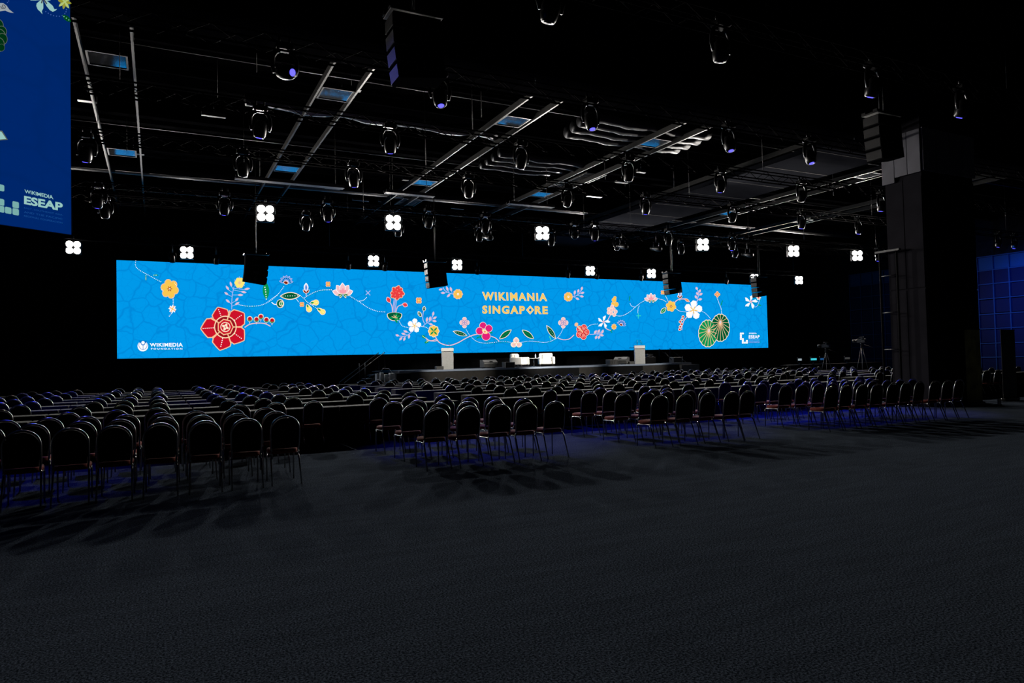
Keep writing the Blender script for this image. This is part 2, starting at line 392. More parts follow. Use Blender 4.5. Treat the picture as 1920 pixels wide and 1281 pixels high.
class Art:
    """flat print on a screen; coordinates are in a local picture frame mapped by fn(x, y, layer)"""
    def __init__(s, fn, inks): s.fn = fn; s.inks = inks; s.mb = MB(); s.cols = []; s.k = 0
    def _c(s, c):
        if c not in s.cols: s.cols.append(c)
        return s.cols.index(c)
    def poly(s, pts, c, lift=True):
        if lift: s.k += 1
        vs = [s.fn(x, y, s.k) for x, y in pts]
        s.mb.add(vs, [list(range(len(vs)))], s._c(c)); return s
    def ell(s, x, y, rx, ry=None, a=0, c='white', n=18, lift=True):
        ry = rx if ry is None else ry; ca, sa = math.cos(a), math.sin(a)
        return s.poly([(x + rx * math.cos(t) * ca - ry * math.sin(t) * sa, y + rx * math.cos(t) * sa + ry * math.sin(t) * ca)
                       for t in [2 * math.pi * i / n for i in range(n)]], c, lift)
    def leaf(s, p, q, w, c, lift=True, n=8):
        (x0, y0), (x1, y1) = p, q; dx, dy = x1 - x0, y1 - y0; l = math.hypot(dx, dy); nx, ny = -dy / l, dx / l
        up = []; dn = []
        for i in range(1, n):
            t = i / n; h = w * math.sin(math.pi * t) ** .8
            up.append((x0 + dx * t + nx * h, y0 + dy * t + ny * h)); dn.append((x0 + dx * t - nx * h, y0 + dy * t - ny * h))
        return s.poly([p] + up + [q] + dn[::-1], c, lift)
    def line(s, pts, w, c, lift=True):
        if lift: s.k += 1
        for (x0, y0), (x1, y1) in zip(pts, pts[1:]):
            l = math.hypot(x1 - x0, y1 - y0) or 1; nx, ny = -(y1 - y0) / l * w / 2, (x1 - x0) / l * w / 2
            ex, ey = (x1 - x0) / l * w * .25, (y1 - y0) / l * w * .25
            s.poly([(x0 - ex + nx, y0 - ey + ny), (x0 - ex - nx, y0 - ey - ny), (x1 + ex - nx, y1 + ey - ny), (x1 + ex + nx, y1 + ey + ny)], c, False)
        return s
    def ring(s, x, y, r, w, c, n=24, ry=None):
        ry = r if ry is None else ry
        return s.line([(x + r * math.cos(2 * math.pi * i / n), y + ry * math.sin(2 * math.pi * i / n)) for i in range(n + 1)], w, c)
    def build(s, name, parent): return s.mb.build(name, [s.inks[c] for c in s.cols], parent)

def curve(pts, n=40):
    """Catmull-Rom through pts"""
    P = [pts[0]] + list(pts) + [pts[-1]]; out = []
    for i in range(1, len(P) - 2):
        a, b, c, d = P[i - 1:i + 3]; m = max(4, n // (len(pts) - 1))
        for j in range(m):
            t = j / m
            out.append(tuple(.5 * (2 * b[k] + (c[k] - a[k]) * t + (2 * a[k] - 5 * b[k] + 4 * c[k] - d[k]) * t * t + (3 * b[k] - a[k] - 3 * c[k] + d[k]) * t ** 3) for k in (0, 1)))
    return out + [tuple(pts[-1])]
def dots(art, pts, step, r, c='white', lift=True):
    cv = curve(pts, 80); acc = 0; art.k += 1
    art.ell(*cv[0], r, c=c, n=8, lift=False)
    for a, b in zip(cv, cv[1:]):
        l = math.hypot(b[0] - a[0], b[1] - a[1]); acc += l
        if acc >= step: acc = 0; art.ell(*b, r, c=c, n=8, lift=False)

class Fr:
    """a sub-frame: local units -> photograph picture units on the LED wall"""
    def __init__(s, ox, oy, sc_): s.o = (ox, oy); s.s = sc_
    def __call__(s, x, y, k): return scr(s.o[0] + x / s.s, s.o[1] + y / s.s, k)
FA, FB, FC, FD = Fr(200, 470, 5.822), Fr(500, 470, 5.822), Fr(800, 490, 5.822), Fr(1100, 490, 5.3333)

def petals(a, x, y, n, r, w, c, rot=0, r0=0.0, xs=.93, skip=()):
    a.k += 1
    for i in range(n):
        if i in skip: continue
        t = rot + 2 * math.pi * i / n
        a.leaf((x + r0 * math.cos(t) * xs, y + r0 * math.sin(t)), (x + r * math.cos(t) * xs, y + r * math.sin(t)), w, c, False)
def rounds(a, x, y, n, d, r, c, rot=0, xs=.93):
    a.k += 1
    for i in range(n):
        t = rot + 2 * math.pi * i / n; a.ell(x + d * math.cos(t) * xs, y + d * math.sin(t), r * xs, r, 0, c, 14, False)
def twig(fr, stem, leaves, name='leaf_twig_print', w=7, lw=9.5, fill='pinkl', line='lil'):
    a = Art(fr, INK); a.line(curve(stem, 24), w, line)
    cv = curve(stem, 40)
    for (x, y, ang, ln) in leaves:
        t = R(ang); p = (x - math.cos(t) * ln / 2, y + math.sin(t) * ln / 2); q = (x + math.cos(t) * ln / 2, y - math.sin(t) * ln / 2)
        s_ = min(cv, key=lambda c: (c[0] - p[0]) ** 2 + (c[1] - p[1]) ** 2)
        b = min(cv, key=lambda c: (c[0] - s_[0] - math.cos(t) * -ln * .4) ** 2 + (c[1] - s_[1] - math.sin(t) * ln * .4) ** 2)
        a.line([b, p], w * .7, line); a.leaf(p, q, lw * 1.35, line); a.leaf((p[0] * .86 + q[0] * .14, p[1] * .86 + q[1] * .14), (p[0] * .14 + q[0] * .86, p[1] * .14 + q[1] * .86), lw * .8, fill)
    return a.build(name, led)

def sixflower(fr, x, y, r):
    a = Art(fr, INK); rounds(a, x, y, 6, r * .62, r * .42, 'peach', .25); rounds(a, x, y, 6, r * .62, r * .34, 'yel', .25); a.ell(x, y, r * .45, c='yel')
    petals(a, x, y, 6, r * .32, r * .045, 'dred', 0); a.ell(x, y, r * .07, c='white')
    dots(a, [(x + r * .5, y - r * .6), (x + r * .75, y - r * .25)], r * .17, r * .04); dots(a, [(x - r * .8, y + r * .1), (x - r * .6, y + r * .35)], r * .17, r * .04)
    return a.build('yellow_flower_print', led)
def quad(fr, x, y, r, c='ora', rot=0.78, m='yell'):
    a = Art(fr, INK); rounds(a, x, y, 4, r * .55, r * .50, 'peach', rot); rounds(a, x, y, 4, r * .5, r * .36, c, rot); a.ell(x, y, r * .2, c=m)
    a.line([(x - r * .5, y), (x + r * .5, y)], r * .08, m); a.line([(x, y - r * .5), (x, y + r * .5)], r * .08, m)
    return a.build('small_flower_print', led)
def plumeria(fr, x, y, r, rot=-1.4):
    a = Art(fr, INK); a.k += 1
    for i in range(5):
        t = rot + 2 * math.pi * i / 5
        pts = [(x, y)]
        for dt, rr in ((-.66, .55), (-.56, .84), (-.2, 1.03), (.16, 1.0), (.46, .80), (.5, .45)):
            pts.append((x + r * rr * math.cos(t + dt) * .95, y + r * rr * math.sin(t + dt)))
        a.poly(pts, 'white', False)
    a.k += 1
    for i in range(5):
        t = rot + 2 * math.pi * i / 5 + .3; a.leaf((x, y), (x + r * .48 * math.cos(t), y + r * .48 * math.sin(t)), r * .05, 'yel', False)
    a.ell(x, y, r * .1, c='gold'); return a.build('white_flower_print', led)
def windflower(fr, x, y, r, rot=-1.4):
    a = Art(fr, INK); a.k += 1
    for i in range(5):
        t = rot + 2 * math.pi * i / 5
        pts = [(x + .06 * r * math.cos(t - 1), y + .06 * r * math.sin(t - 1))]
        for dt, rr in ((-.36, .5), (-.33, .78), (-.02, .9), (.12, 1.08), (.26, .86), (.30, .55), (.2, .25)):
            pts.append((x + r * rr * math.cos(t + dt) * .95, y + r * rr * math.sin(t + dt)))
        a.poly(pts, 'white', False)
    petals(a, x, y, 5, r * .42, r * .03, 'pink', rot + .05); a.ell(x, y, r * .07, c='ora')
    return a.build('white_flower_print', led)
def lotus(fr, x, y, s_):
    a = Art(fr, INK)
    for (dx, dy, w) in ((-115, -30, 34), (113, -30, 34), (-70, -95, 34), (66, -95, 34), (-5, -120, 34)):
        a.leaf((x + dx * .08 * s_, y + 8 * s_), (x + dx * s_, y + dy * s_), w * s_, 'white'); a.leaf((x + dx * .08 * s_, y + 8 * s_), (x + dx * .93 * s_, y + dy * .93 * s_), w * .82 * s_, 'pinkl')
    for dx in (-40, 40, 0): a.leaf((x, y + 5 * s_), (x + dx * .9 * s_, y - (62 - abs(dx) * .5) * s_), 15 * s_, 'pink')
    for sx in (-1, 1):
        a.leaf((x, y + 2 * s_), (x + sx * 70 * s_, y + 22 * s_), 13 * s_, 'cream'); a.leaf((x, y + 4 * s_), (x + sx * 60 * s_, y + 20 * s_), 8 * s_, 'dgrn')
        a.leaf((x + sx * 6 * s_, y), (x + sx * 34 * s_, y + 50 * s_), 12 * s_, 'cream'); a.leaf((x + sx * 8 * s_, y + 5 * s_), (x + sx * 30 * s_, y + 42 * s_), 7 * s_, 'grn')
    return a.build('lotus_print', led)
def fan(fr, x, y, r, rot):
    a = Art(fr, INK); a.k += 1
    for i in range(7):
        t = rot + R(-84 + 28 * i); a.leaf((x, y), (x + r * math.sin(t), y - r * math.cos(t)), r * .22, 'lil', False)
    a.k += 1
    for i in range(7):
        t = rot + R(-84 + 28 * i); a.leaf((x + .3 * r * math.sin(t), y - .3 * r * math.cos(t)), (x + .88 * r * math.sin(t), y - .88 * r * math.cos(t)), r * .13, 'blue', False)
    a.k += 1
    for i in range(7):
        t = rot + R(-84 + 28 * i); a.ell(x + .7 * r * math.sin(t), y - .7 * r * math.cos(t), r * .05, c='white', n=7, lift=False)
    a.ell(x - r * .05, y + r * .08, r * .36, r * .24, .3, 'cream'); a.ell(x - r * .05, y + r * .08, r * .28, r * .18, .3, 'brn')
    return a.build('fan_flower_print', led)
def bigleaf(fr, p, q, w, ribs=0, c='dgrn', bend=0):
    a = Art(fr, INK)
    a.leaf(p, q, w, 'cream', n=14)
    sh = lambda t, u: (p[0] + (q[0] - p[0]) * t, p[1] + (q[1] - p[1]) * t)
    a.leaf(sh(.06, 0), sh(.93, 0), w * .78, c, n=14)
    if ribs:
        a.line([sh(.02, 0), sh(.92, 0)], w * .12, 'mint' if c == 'grn' else 'grn')
        dx, dy = q[0] - p[0], q[1] - p[1]; l = math.hypot(dx, dy)
        for i in range(ribs):
            t = .2 + .6 * i / ribs; b = sh(t, 0); h = w * .6 * math.sin(math.pi * (t + .1))
            for sg in (-1, 1): a.line([b, (b[0] + dx * .1 - sg * dy / l * h, b[1] + dy * .1 + sg * dx / l * h)], w * .09, 'grn', False)
    else:
        a.k += 1; dots(a, [sh(.15, 0), sh(.5, 0), sh(.85, 0)], math.hypot(q[0] - p[0], q[1] - p[1]) / 9, w * .11)
    return a.build('leaf_print', led)
def bud(fr, x, y, r, rot=0):
    a = Art(fr, INK); ux, uy = math.sin(rot), -math.cos(rot)
    a.leaf((x, y + r * .3), (x + ux * r * 1.1, y + uy * r * 1.1), r * .36, 'white'); a.leaf((x, y + r * .2), (x + ux * r * .9, y + uy * r * .9), r * .22, 'lil'); a.leaf((x, y), (x + ux * r * .7, y + uy * r * .7), r * .09, 'blue')
    for sg in (-1, 1): a.leaf((x, y + r * .55), (x + sg * r * .5, y - r * .05), r * .17, 'cream'); a.leaf((x, y + r * .5), (x + sg * r * .42, y), r * .12, 'brn')
    a.line([(x, y + r * .5), (x, y + r * .95)], r * .1, 'pinkl'); return a.build('bud_print', led)
def trail(fr, pts, step=17, r=4.6, c='white', name='dotted_trail_print'):
    a = Art(fr, INK); dots(a, pts, step, r, c); return a.build(name, led)
def vine(fr, pts, w=9):
    return Art(fr, INK).line(curve(pts, 40), w, 'pinkl').build('vine_print', led)

# --- picture, left third
sixflower(FA, 688, 418, 105)
a = Art(FA, INK); petals(a, 718, 638, 8, 48, 9, 'white', .1); petals(a, 718, 638, 4, 44, 8, 'peach', .5); a.ell(718, 638, 9, c='yel'); a.build('small_flower_print', led)
trail(FA, [(318, 112), (315, 165), (350, 208), (425, 252), (515, 300), (602, 346)]); trail(FA, [(725, 515), (727, 590)]); trail(FA, [(706, 690), (680, 720)])
a = Art(FA, INK); a.line([(428, 270), (428, 320)], 12, 'grn'); a.line([(510, 272), (535, 265), (560, 270)], 11, 'grn'); dots(a, [(428, 275), (428, 318)], 14, 4); dots(a, [(515, 269), (555, 269)], 14, 4); a.build('leaf_dash_print', led)
# big red flower
a = Art(FA, INK); cx, cy_ = 1295, 835
TIPS = [(1215, 628), (1492, 690), (1492, 975), (1238, 1078), (1038, 852)]
def red_petal(sc_, c, kk):
    a.k += 1
    for tx, ty in TIPS:
        an = math.atan2(ty - cy_, tx - cx); rr = math.hypot(tx - cx, ty - cy_)
        pts = []
        for da, f in ((-.60, .50), (-.60, .72), (-.48, .87), (-.24, .94), (-.08, 1.01), (0, 1.05), (.08, 1.01), (.24, .94), (.48, .87), (.60, .72), (.60, .50)):
            pts.append((cx + math.cos(an + da * sc_) * rr * (f * (1 if f < .6 else sc_ * .5 + .5)), cy_ + math.sin(an + da * sc_) * rr * (f * (1 if f < .6 else sc_ * .5 + .5))))
        a.poly(pts, c, False)
red_petal(1.03, 'peach', 0); red_petal(.95, 'red', 1)
for tx, ty in TIPS: dots(a, [(cx + (tx - cx) * .52, cy_ + (ty - cy_) * .52), (cx + (tx - cx) * .72, cy_ + (ty - cy_) * .72), (cx + (tx - cx) * .95, cy_ + (ty - cy_) * .95)], 21, 6)
a.ell(cx, cy_, 124, c='peach', n=28); a.ell(cx, cy_, 112, c='dred', n=28); a.ell(cx, cy_, 92, c='peach', n=7); a.ell(cx, cy_, 80, c='red', n=7)
for tx, ty in TIPS:
    an = math.atan2(ty - cy_, tx - cx) + .63; a.line([(cx + 84 * math.cos(an), cy_ + 84 * math.sin(an)), (cx + 185 * math.cos(an), cy_ + 185 * math.sin(an))], 12, 'peach')
a.ell(cx, cy_, 55, c='cream', n=20); a.ell(cx, cy_, 46, c='red', n=20); petals(a, cx, cy_, 4, 44, 14, 'cream', .4); a.ell(cx, cy_, 14, c='cream'); a.ell(cx, cy_, 7, c='red'); a.ring(cx, cy_, 118, 5, 'cream')
a.build('red_flower_print', led)
twig(FA, [(1365, 642), (1366, 560), (1372, 480), (1388, 400)], [(1318, 408, 125, 62), (1356, 368, 108, 64), (1306, 470, 145, 56), (1322, 552, 140, 60), (1420, 535, 48, 56), (1422, 580, 32, 62), (1458, 486, 0, 66), (1494, 455, -12, 66), (1530, 420, 12, 68)])
a = Art(FA, INK); petals(a, 1450, 352, 6, 72, 7, 'lil', .5); rounds(a, 1450, 352, 6, 36, 25, 'yell', 0); petals(a, 1450, 352, 6, 26, 4, 'peach', .5); a.build('yellow_flower_print', led)
a = Art(FA, INK); a.line(curve([(1508, 838), (1560, 806), (1640, 792), (1725, 797), (1786, 826)], 24), 10, 'pinkl')
for bx, by in ((1562, 746), (1635, 752), (1682, 722), (1742, 756), (1804, 764)):
    a.line([(bx, by + 20), (bx - 2, by + 50)], 7, 'pinkl'); a.ell(bx, by, 31, c='cream', n=14); a.ell(bx, by + 4, 25, c='grn', n=14); a.ell(bx, by - 3, 20, c='red', n=12); a.ell(bx - 6, by - 8, 5, c='dred', n=8)
a.build('berry_sprig_print', led)
trail(FA, [(1445, 592), (1530, 606), (1620, 606), (1700, 592), (1790, 545), (1863, 485)])
a = Art(FA, INK); a.leaf((1742, 535), (1735, 340), 36, 'grn'); dots(a, [(1722, 375), (1735, 450), (1742, 530)], 25, 6.5); a.build('leaf_print', led)
# --- second part
trail(FB, [(12, 562), (60, 525), (120, 480), (165, 425), (193, 382)]); fan(FB, 213, 345, 78, .05)
bigleaf(FB, (143, 498), (368, 492), 42)
a = Art(FB, INK); a.line(curve([(55, 565), (80, 585), (115, 590)], 12), 9, 'white'); a.ell(148, 580, 42, 48, 0, 'cream'); a.ell(145, 580, 34, 40, 0, 'dgrn'); a.ell(158, 580, 24, 28, 0, 'cream'); a.ell(160, 580, 17, 20, 0, 'grn'); a.ell(160, 572, 5, c='white'); a.ell(160, 588, 5, c='white'); a.build('bud_print', led)
bud(FB, 430, 430, 72); quad(FB, 670, 367, 32); quad(FB, 384, 588, 30); quad(FB, 1660, 545, 38)
for (p_, q_) in (((470, 572), (570, 565)), ((436, 585), (475, 668)), ((548, 628), (640, 690))):
    a = Art(FB, INK); L_ = (q_[0] - p_[0], q_[1] - p_[1]); e_ = (p_[0] + L_[0] * .68, p_[1] + L_[1] * .68)
    a.leaf(p_, (p_[0] + L_[0] * .9, p_[1] + L_[1] * .9), 25, 'cream'); a.ell(*e_, 33, c='cream'); a.ell(*e_, 27, c='yell'); a.leaf((p_[0] + L_[0] * .1, p_[1] + L_[1] * .1), e_, 17, 'yell'); a.leaf((p_[0] + L_[0] * .05, p_[1] + L_[1] * .05), (p_[0] + L_[0] * .45, p_[1] + L_[1] * .45), 9, 'grn'); dots(a, [e_, (e_[0] + L_[0] * .15, e_[1] + L_[1] * .15)], 9, 3, 'white'); a.build('bell_flower_print', led)
trail(FB, [(368, 492), (410, 528), (455, 572), (500, 600), (560, 640)]); trail(FB, [(320, 525), (352, 565)], 14); trail(FB, [(418, 512), (455, 490), (520, 455), (600, 432), (712, 428)])
lotus(FB, 830, 470, 1.0)
trail(FB, [(912, 498), (1010, 560), (1110, 625), (1200, 660), (1290, 670)]); trail(FB, [(1015, 552), (1060, 540), (1092, 508)], 14)
a = Art(FB, INK); a.line([(1084, 438), (1128, 486)], 8, 'lil'); a.line([(1130, 438), (1082, 484)], 8, 'lil'); a.build('cross_print', led)
a = Art(FB, INK)                                                       # red pompom plant in a green bowl
for x_ in (1380, 1394, 1408): a.line(curve([(x_ - 6, 690), (x_, 610), (x_ + 12, 525)], 10), 8, 'lil')
a.line(curve([(1374, 690), (1366, 610), (1342, 560)], 10), 8, 'pinkl'); a.line(curve([(1408, 680), (1430, 612), (1490, 588)], 10), 8, 'pinkl')
for i in range(24):
    t = i * 2.4; rr = 66 * math.sqrt(i / 24); a.ell(1424 + rr * math.cos(t), 464 + rr * math.sin(t), 22, c='peach', n=10, lift=(i == 0))
for i in range(24):
    t = i * 2.4; rr = 66 * math.sqrt(i / 24); a.ell(1424 + rr * math.cos(t), 464 + rr * math.sin(t), 15, c='coral', n=10, lift=(i == 0))
for p_, q_ in (((1345, 572), (1312, 505)), ((1478, 580), (1540, 606))): a.leaf(p_, q_, 25, 'pinkl'); a.leaf((p_[0] * .9 + q_[0] * .1, p_[1] * .9 + q_[1] * .1), (p_[0] * .12 + q_[0] * .88, p_[1] * .12 + q_[1] * .88), 18, 'coral')
def bowl(k, c): a.poly([(1393 + 84 * k * math.cos(t), 700 + (70 * k if math.sin(t) > 0 else 26 * k) * math.sin(t)) for t in [2 * math.pi * i / 24 for i in range(24)]], c)
bowl(1, 'cream'); bowl(.9, 'dgrn'); petals(a, 1393, 735, 9, 70, 10, 'grn', math.pi, skip=(7, 8, 1, 2)); petals(a, 1393, 735, 7, 40, 4, 'peach', math.pi + .45, skip=(4, 5, 6)); a.build('pompom_flower_print', led)
plumeria(FB, 1612, 820, 78)
twig(FB, [(1698, 832), (1740, 795), (1785, 765), (1812, 705)], [(1748, 755, 82, 62), (1780, 745, 78, 58), (1816, 690, 80, 52), (1832, 735, 30, 52), (1828, 770, -8, 52), (1790, 806, -20, 52)])
twig(FB, [(1592, 880), (1550, 915), (1500, 938), (1420, 928)], [(1425, 926, 165, 44), (1516, 884, 160, 56), (1492, 910, 165, 52), (1462, 962, 230, 52), (1500, 965, 250, 50), (1550, 938, 262, 54)])
a = Art(FB, INK); a.line(curve([(1722, 795), (1702, 740), (1712, 660)], 14), 8, 'lil')
for p_, q_ in (((1715, 665), (1720, 605)), ((1688, 725), (1650, 662))): a.leaf(p_, q_, 20, 'cream'); a.leaf((p_[0] * .9 + q_[0] * .1, p_[1] * .9 + q_[1] * .1), (p_[0] * .15 + q_[0] * .85, p_[1] * .15 + q_[1] * .85), 13, 'dgrn'); a.ell((p_[0] + q_[0]) / 2, (p_[1] + q_[1]) / 2, 4, c='white')
a.build('leaf_twig_print', led)
a = Art(FB, INK); rounds(a, 1822, 880, 8, 44, 24, 'cream', 0); rounds(a, 1822, 880, 8, 42, 19, 'yel', 0); a.ell(1822, 880, 42, c='yel'); petals(a, 1822, 880, 4, 56, 9, 'grn', .78); a.build('yellow_flower_print', led)
trail(FB, [(1446, 770), (1480, 822), (1548, 842)]); trail(FB, [(1692, 828), (1735, 836), (1772, 858)])
vine(FB, [(1730, 950), (1775, 982), (1830, 988), (1868, 978)])
a = Art(FB, INK); a.leaf((1690, 925), (1735, 958), 16, 'grn'); a.leaf((1772, 985), (1722, 1010), 14, 'grn'); dots(a, [(1700, 933), (1725, 950)], 14, 4); dots(a, [(1764, 988), (1735, 1002)], 12, 4); a.build('leaf_print', led)
# --- centre
vine(FC, [(92, 820), (130, 880), (195, 912), (262, 917), (340, 890), (420, 845), (490, 812), (560, 795)], 10)
def pentflower(fr, x, y, r):
    a = Art(fr, INK); a.ell(x, y, r, c='peach', n=5); rounds(a, x, y, 5, r * .55, r * .42, 'peach', .63); rounds(a, x, y, 5, r * .55, r * .34, 'yel', .63); a.ell(x, y, r * .6, c='yel')
    petals(a, x, y, 10, r * .75, r * .05, 'ora', 0, r * .35); a.ell(x, y, r * .2, c='white'); a.ell(x, y, r * .09, c='ora'); return a.build('yellow_flower_print', led)
pentflower(FC, 340, 360, 58); pentflower(FC, 1545, 388, 54)
twig(FC, [(178, 285), (196, 318), (240, 345), (295, 362)], [(152, 308, 195, 46), (176, 346, 180, 52), (222, 300, 110, 62), (262, 306, 108, 58), (236, 375, 225, 54)])
twig(FC, [(1590, 392), (1640, 372), (1672, 340), (1692, 292)], [(1692, 298, 78, 46), (1614, 342, 80, 56), (1652, 325, 75, 44), (1696, 346, 15, 48), (1688, 384, -12, 48), (1640, 410, -25, 48)])
for qx, qy in ((412, 670), (1490, 672)):
    a = Art(FC, INK); rounds(a, qx, qy, 4, 33, 29, 'cream', 0, .9); rounds(a, qx, qy, 4, 33, 24, 'pinkl', 0, .9)
    for i in range(4):
        t = math.pi / 4 + i * math.pi / 2; a.ell(qx + 20 * math.cos(t), qy + 20 * math.sin(t), 24, 12, t, 'blue', 14); a.ell(qx + 20 * math.cos(t), qy + 20 * math.sin(t), 19, 8, t, 'pinkl', 14)
    a.build('quatrefoil_print', led)
bigleaf(FC, (442, 812), (284, 764), 25); bigleaf(FC, (1408, 848), (1306, 698), 27); bigleaf(FC, (790, 850), (926, 746), 30, 5); bigleaf(FC, (1170, 848), (1038, 748), 30, 5)
a = Art(FC, INK)                                                       # magenta orchid
for (x_, y_, g) in ((575, 822, 2.6), (680, 775, .2), (600, 800, 2.2)): petals(a, x_, y_, 3, 46, 7, 'grn', g)
for x_, y_, r_ in ((613, 702, 36), (675, 734, 38), (576, 762, 40), (645, 818, 46)): a.ell(x_, y_, r_ + 4, c='pinkl'); a.ell(x_, y_, r_ - 2, c='mag'); a.ell(x_, y_ + 4, r_ * .45, c='mag')
a.leaf((600, 745), (660, 790), 22, 'yell'); a.ell(628, 768, 22, c='cream'); a.ell(630, 770, 12, c='ora'); a.build('magenta_orchid_print', led)
trail(FC, [(430, 742), (452, 785), (485, 826), (540, 872), (620, 893), (720, 888), (830, 875), (922, 886)], 12, 3.6); trail(FC, [(1036, 885), (1120, 872), (1200, 878), (1290, 886), (1380, 862), (1445, 815), (1486, 738)], 12, 3.6)
vine(FC, [(704, 820), (750, 838), (788, 872)], 8); vine(FC, [(1432, 838), (1490, 857), (1555, 848), (1606, 806)], 8); vine(FC, [(0, 860), (50, 868), (100, 852)], 8)
a = Art(FC, INK); a.line([(1340, 822), (1356, 862)], 9, 'mint'); a.build('leaf_dash_print', led)
a = Art(FC, INK)                                                       # triangular pale flower
a.leaf((976, 905), (976, 826), 34, 'cream'); a.ell(946, 912, 32, 28, .5, 'cream'); a.ell(1008, 912, 32, 28, -.5, 'cream'); a.ell(976, 890, 30, c='cream')
a.leaf((976, 900), (976, 840), 20, 'pinkl'); a.ell(950, 912, 20, 17, .5, 'pinkl'); a.ell(1003, 912, 20, 17, -.5, 'pinkl'); petals(a, 976, 895, 3, 34, 5, 'peach', -1.57); petals(a, 976, 895, 3, 30, 4, 'white', 1.57); a.build('pale_flower_print', led)
def hibiscus(fr, x, y, r):
    a = Art(fr, INK); rounds(a, x, y, 5, r * .56, r * .46, 'cream', -1.2, .88); rounds(a, x, y, 5, r * .56, r * .41, 'coral', -1.2, .88); a.ell(x, y, r * .5, c='coral'); petals(a, x, y, 20, r * .85, r * .022, 'cream', 0, r * .2, .88)
    petals(a, x, y, 5, r * .8, r * .04, 'dred', -.57, r * .1, .88); a.line([(x, y), (x - r * .72, y - r * .78)], r * .16, 'peach'); a.ell(x - r * .8, y - r * .95, r * .22, r * .26, .6, 'peach'); a.ell(x - r * .05, y + r * .05, r * .08, c='peach'); return a.build('red_flower_print', led)
hibiscus(FC, 1700, 772, 86)
# --- right third
twig(FD, [(30, 732), (75, 730), (118, 722), (160, 700)], [(86, 708, 52, 48), (118, 700, 55, 46), (155, 704, 65, 48), (146, 740, -12, 46), (90, 762, 245, 40), (118, 760, 250, 40)])
trail(FD, [(8, 660), (35, 640), (70, 630), (115, 627)], 12, 3.5); windflower(FD, 168, 608, 66)
vine(FD, [(182, 655), (205, 680), (240, 692)], 7); a = Art(FD, INK); a.line([(232, 690), (252, 714)], 8, 'grn'); a.line([(258, 682), (240, 700)], 7, 'grn'); a.build('leaf_dash_print', led)
a = Art(FD, INK); a.line(curve([(205, 596), (232, 545), (262, 480), (275, 400)], 16), 7, 'pinkl')
for x_, y_, r_ in ((272, 388, 22), (292, 432, 24), (280, 365, 14), (258, 425, 14)): a.ell(x_, y_, r_ + 3, c='peach', n=8); a.ell(x_, y_, r_, c='yel', n=8)
for x_, y_ in ((250, 455), (218, 480), (265, 482), (215, 512), (285, 505), (240, 520), (270, 535), (238, 490)): a.ell(x_, y_, 19, 22, .3, 'cream', 10); a.ell(x_, y_, 13, 16, .3, 'pinkl', 10)
a.build('snapdragon_print', led)
a = Art(FD, INK); petals(a, 272, 655, 8, 33, 9, 'peach', 0); petals(a, 272, 655, 8, 26, 6, 'yel', 0); a.ell(272, 655, 9, c='ora'); a.build('small_flower_print', led)
fan(FD, 345, 632, 48, .35)
trail(FD, [(300, 546), (345, 547), (400, 525), (450, 490), (520, 430), (580, 392)], 11, 3.6); trail(FD, [(433, 422), (448, 448), (480, 458)], 10, 3.2); trail(FD, [(510, 515), (514, 470), (530, 440)], 11, 3.4)
a = Art(FD, INK); a.line([(432, 348), (424, 395)], 8, 'grn'); a.line([(515, 520), (515, 572)], 6, 'mint'); a.line([(497, 546), (540, 546)], 6, 'mint'); a.build('leaf_dash_print', led)
lotus(FD, 642, 388, .60); quad(FD, 760, 312, 24); sixflower(FD, 842, 450, 55)
bigleaf(FD, (738, 524), (792, 462), 22, 0, 'grn'); trail(FD, [(720, 376), (760, 386), (800, 412)], 11, 3.4); trail(FD, [(782, 338), (800, 370), (815, 405)], 11, 3.4); trail(FD, [(890, 472), (930, 498), (1002, 508)], 11, 3.4); trail(FD, [(1130, 490), (1185, 520), (1236, 572)], 11, 3.4)
vine(FD, [(876, 418), (900, 392), (935, 378), (985, 378)], 8); bud(FD, 930, 345, 50); a = Art(FD, INK); a.leaf((975, 372), (1030, 408), 14, 'pinkl'); a.leaf((982, 377), (1022, 402), 9, 'ora'); a.build('leaf_print', led)
plumeria(FD, 1065, 488, 94)
twig(FD, [(1095, 432), (1108, 375), (1118, 325), (1098, 262)], [(1098, 272, 118, 36), (1128, 298, 62, 38), (1138, 330, 30, 42), (1102, 325, 120, 40), (1088, 358, 118, 40), (1128, 382, 15, 44)])
a = Art(FD, INK); a.line(curve([(1010, 548), (975, 590), (955, 640), (950, 688)], 14), 7, 'pinkl')
for x_, y_ in ((962, 556), (952, 582), (932, 606), (948, 630), (932, 655), (926, 682)): a.ell(x_, y_, 15, c='cream', n=10); a.ell(x_, y_, 9, c='red', n=10)
a.build('berry_sprig_print', led)
def lilypad(x, y, rx, ry, c, hub):
    a = Art(FD, INK); n = 60
    for k_, c_ in ((1.05, 'cream'), (.99, c)):
        a.poly([(x + rx * k_ * (1 + .045 * abs(math.sin(8 * t))) * math.cos(t), y + ry * k_ * (1 + .045 * abs(math.sin(8 * t))) * math.sin(t)) for t in [2 * math.pi * i / n for i in range(n)]], c_)
    a.k += 1
    for i in range(16):
        t = 2 * math.pi * i / 16; a.line([hub, (x + rx * 1.0 * math.cos(t), y + ry * 1.0 * math.sin(t))], 5, 'peach', False)
    a.ell(*hub, 9, 17, .2, 'cream'); a.ell(*hub, 5, 11, .2, 'lil'); return a.build('lily_pad_print', led)
lilypad(1335, 665, 88, 130, 'dgrn', (1335, 610)); lilypad(1210, 722, 88, 128, 'grn', (1220, 695))
quad(FD, 1305, 332, 30, 'ora', 0, 'peach'); trail(FD, [(1305, 370), (1322, 420), (1342, 470), (1350, 528)], 11, 3.6); a = Art(FD, INK); a.line([(1356, 395), (1342, 440)], 8, 'grn'); a.build('leaf_dash_print', led)
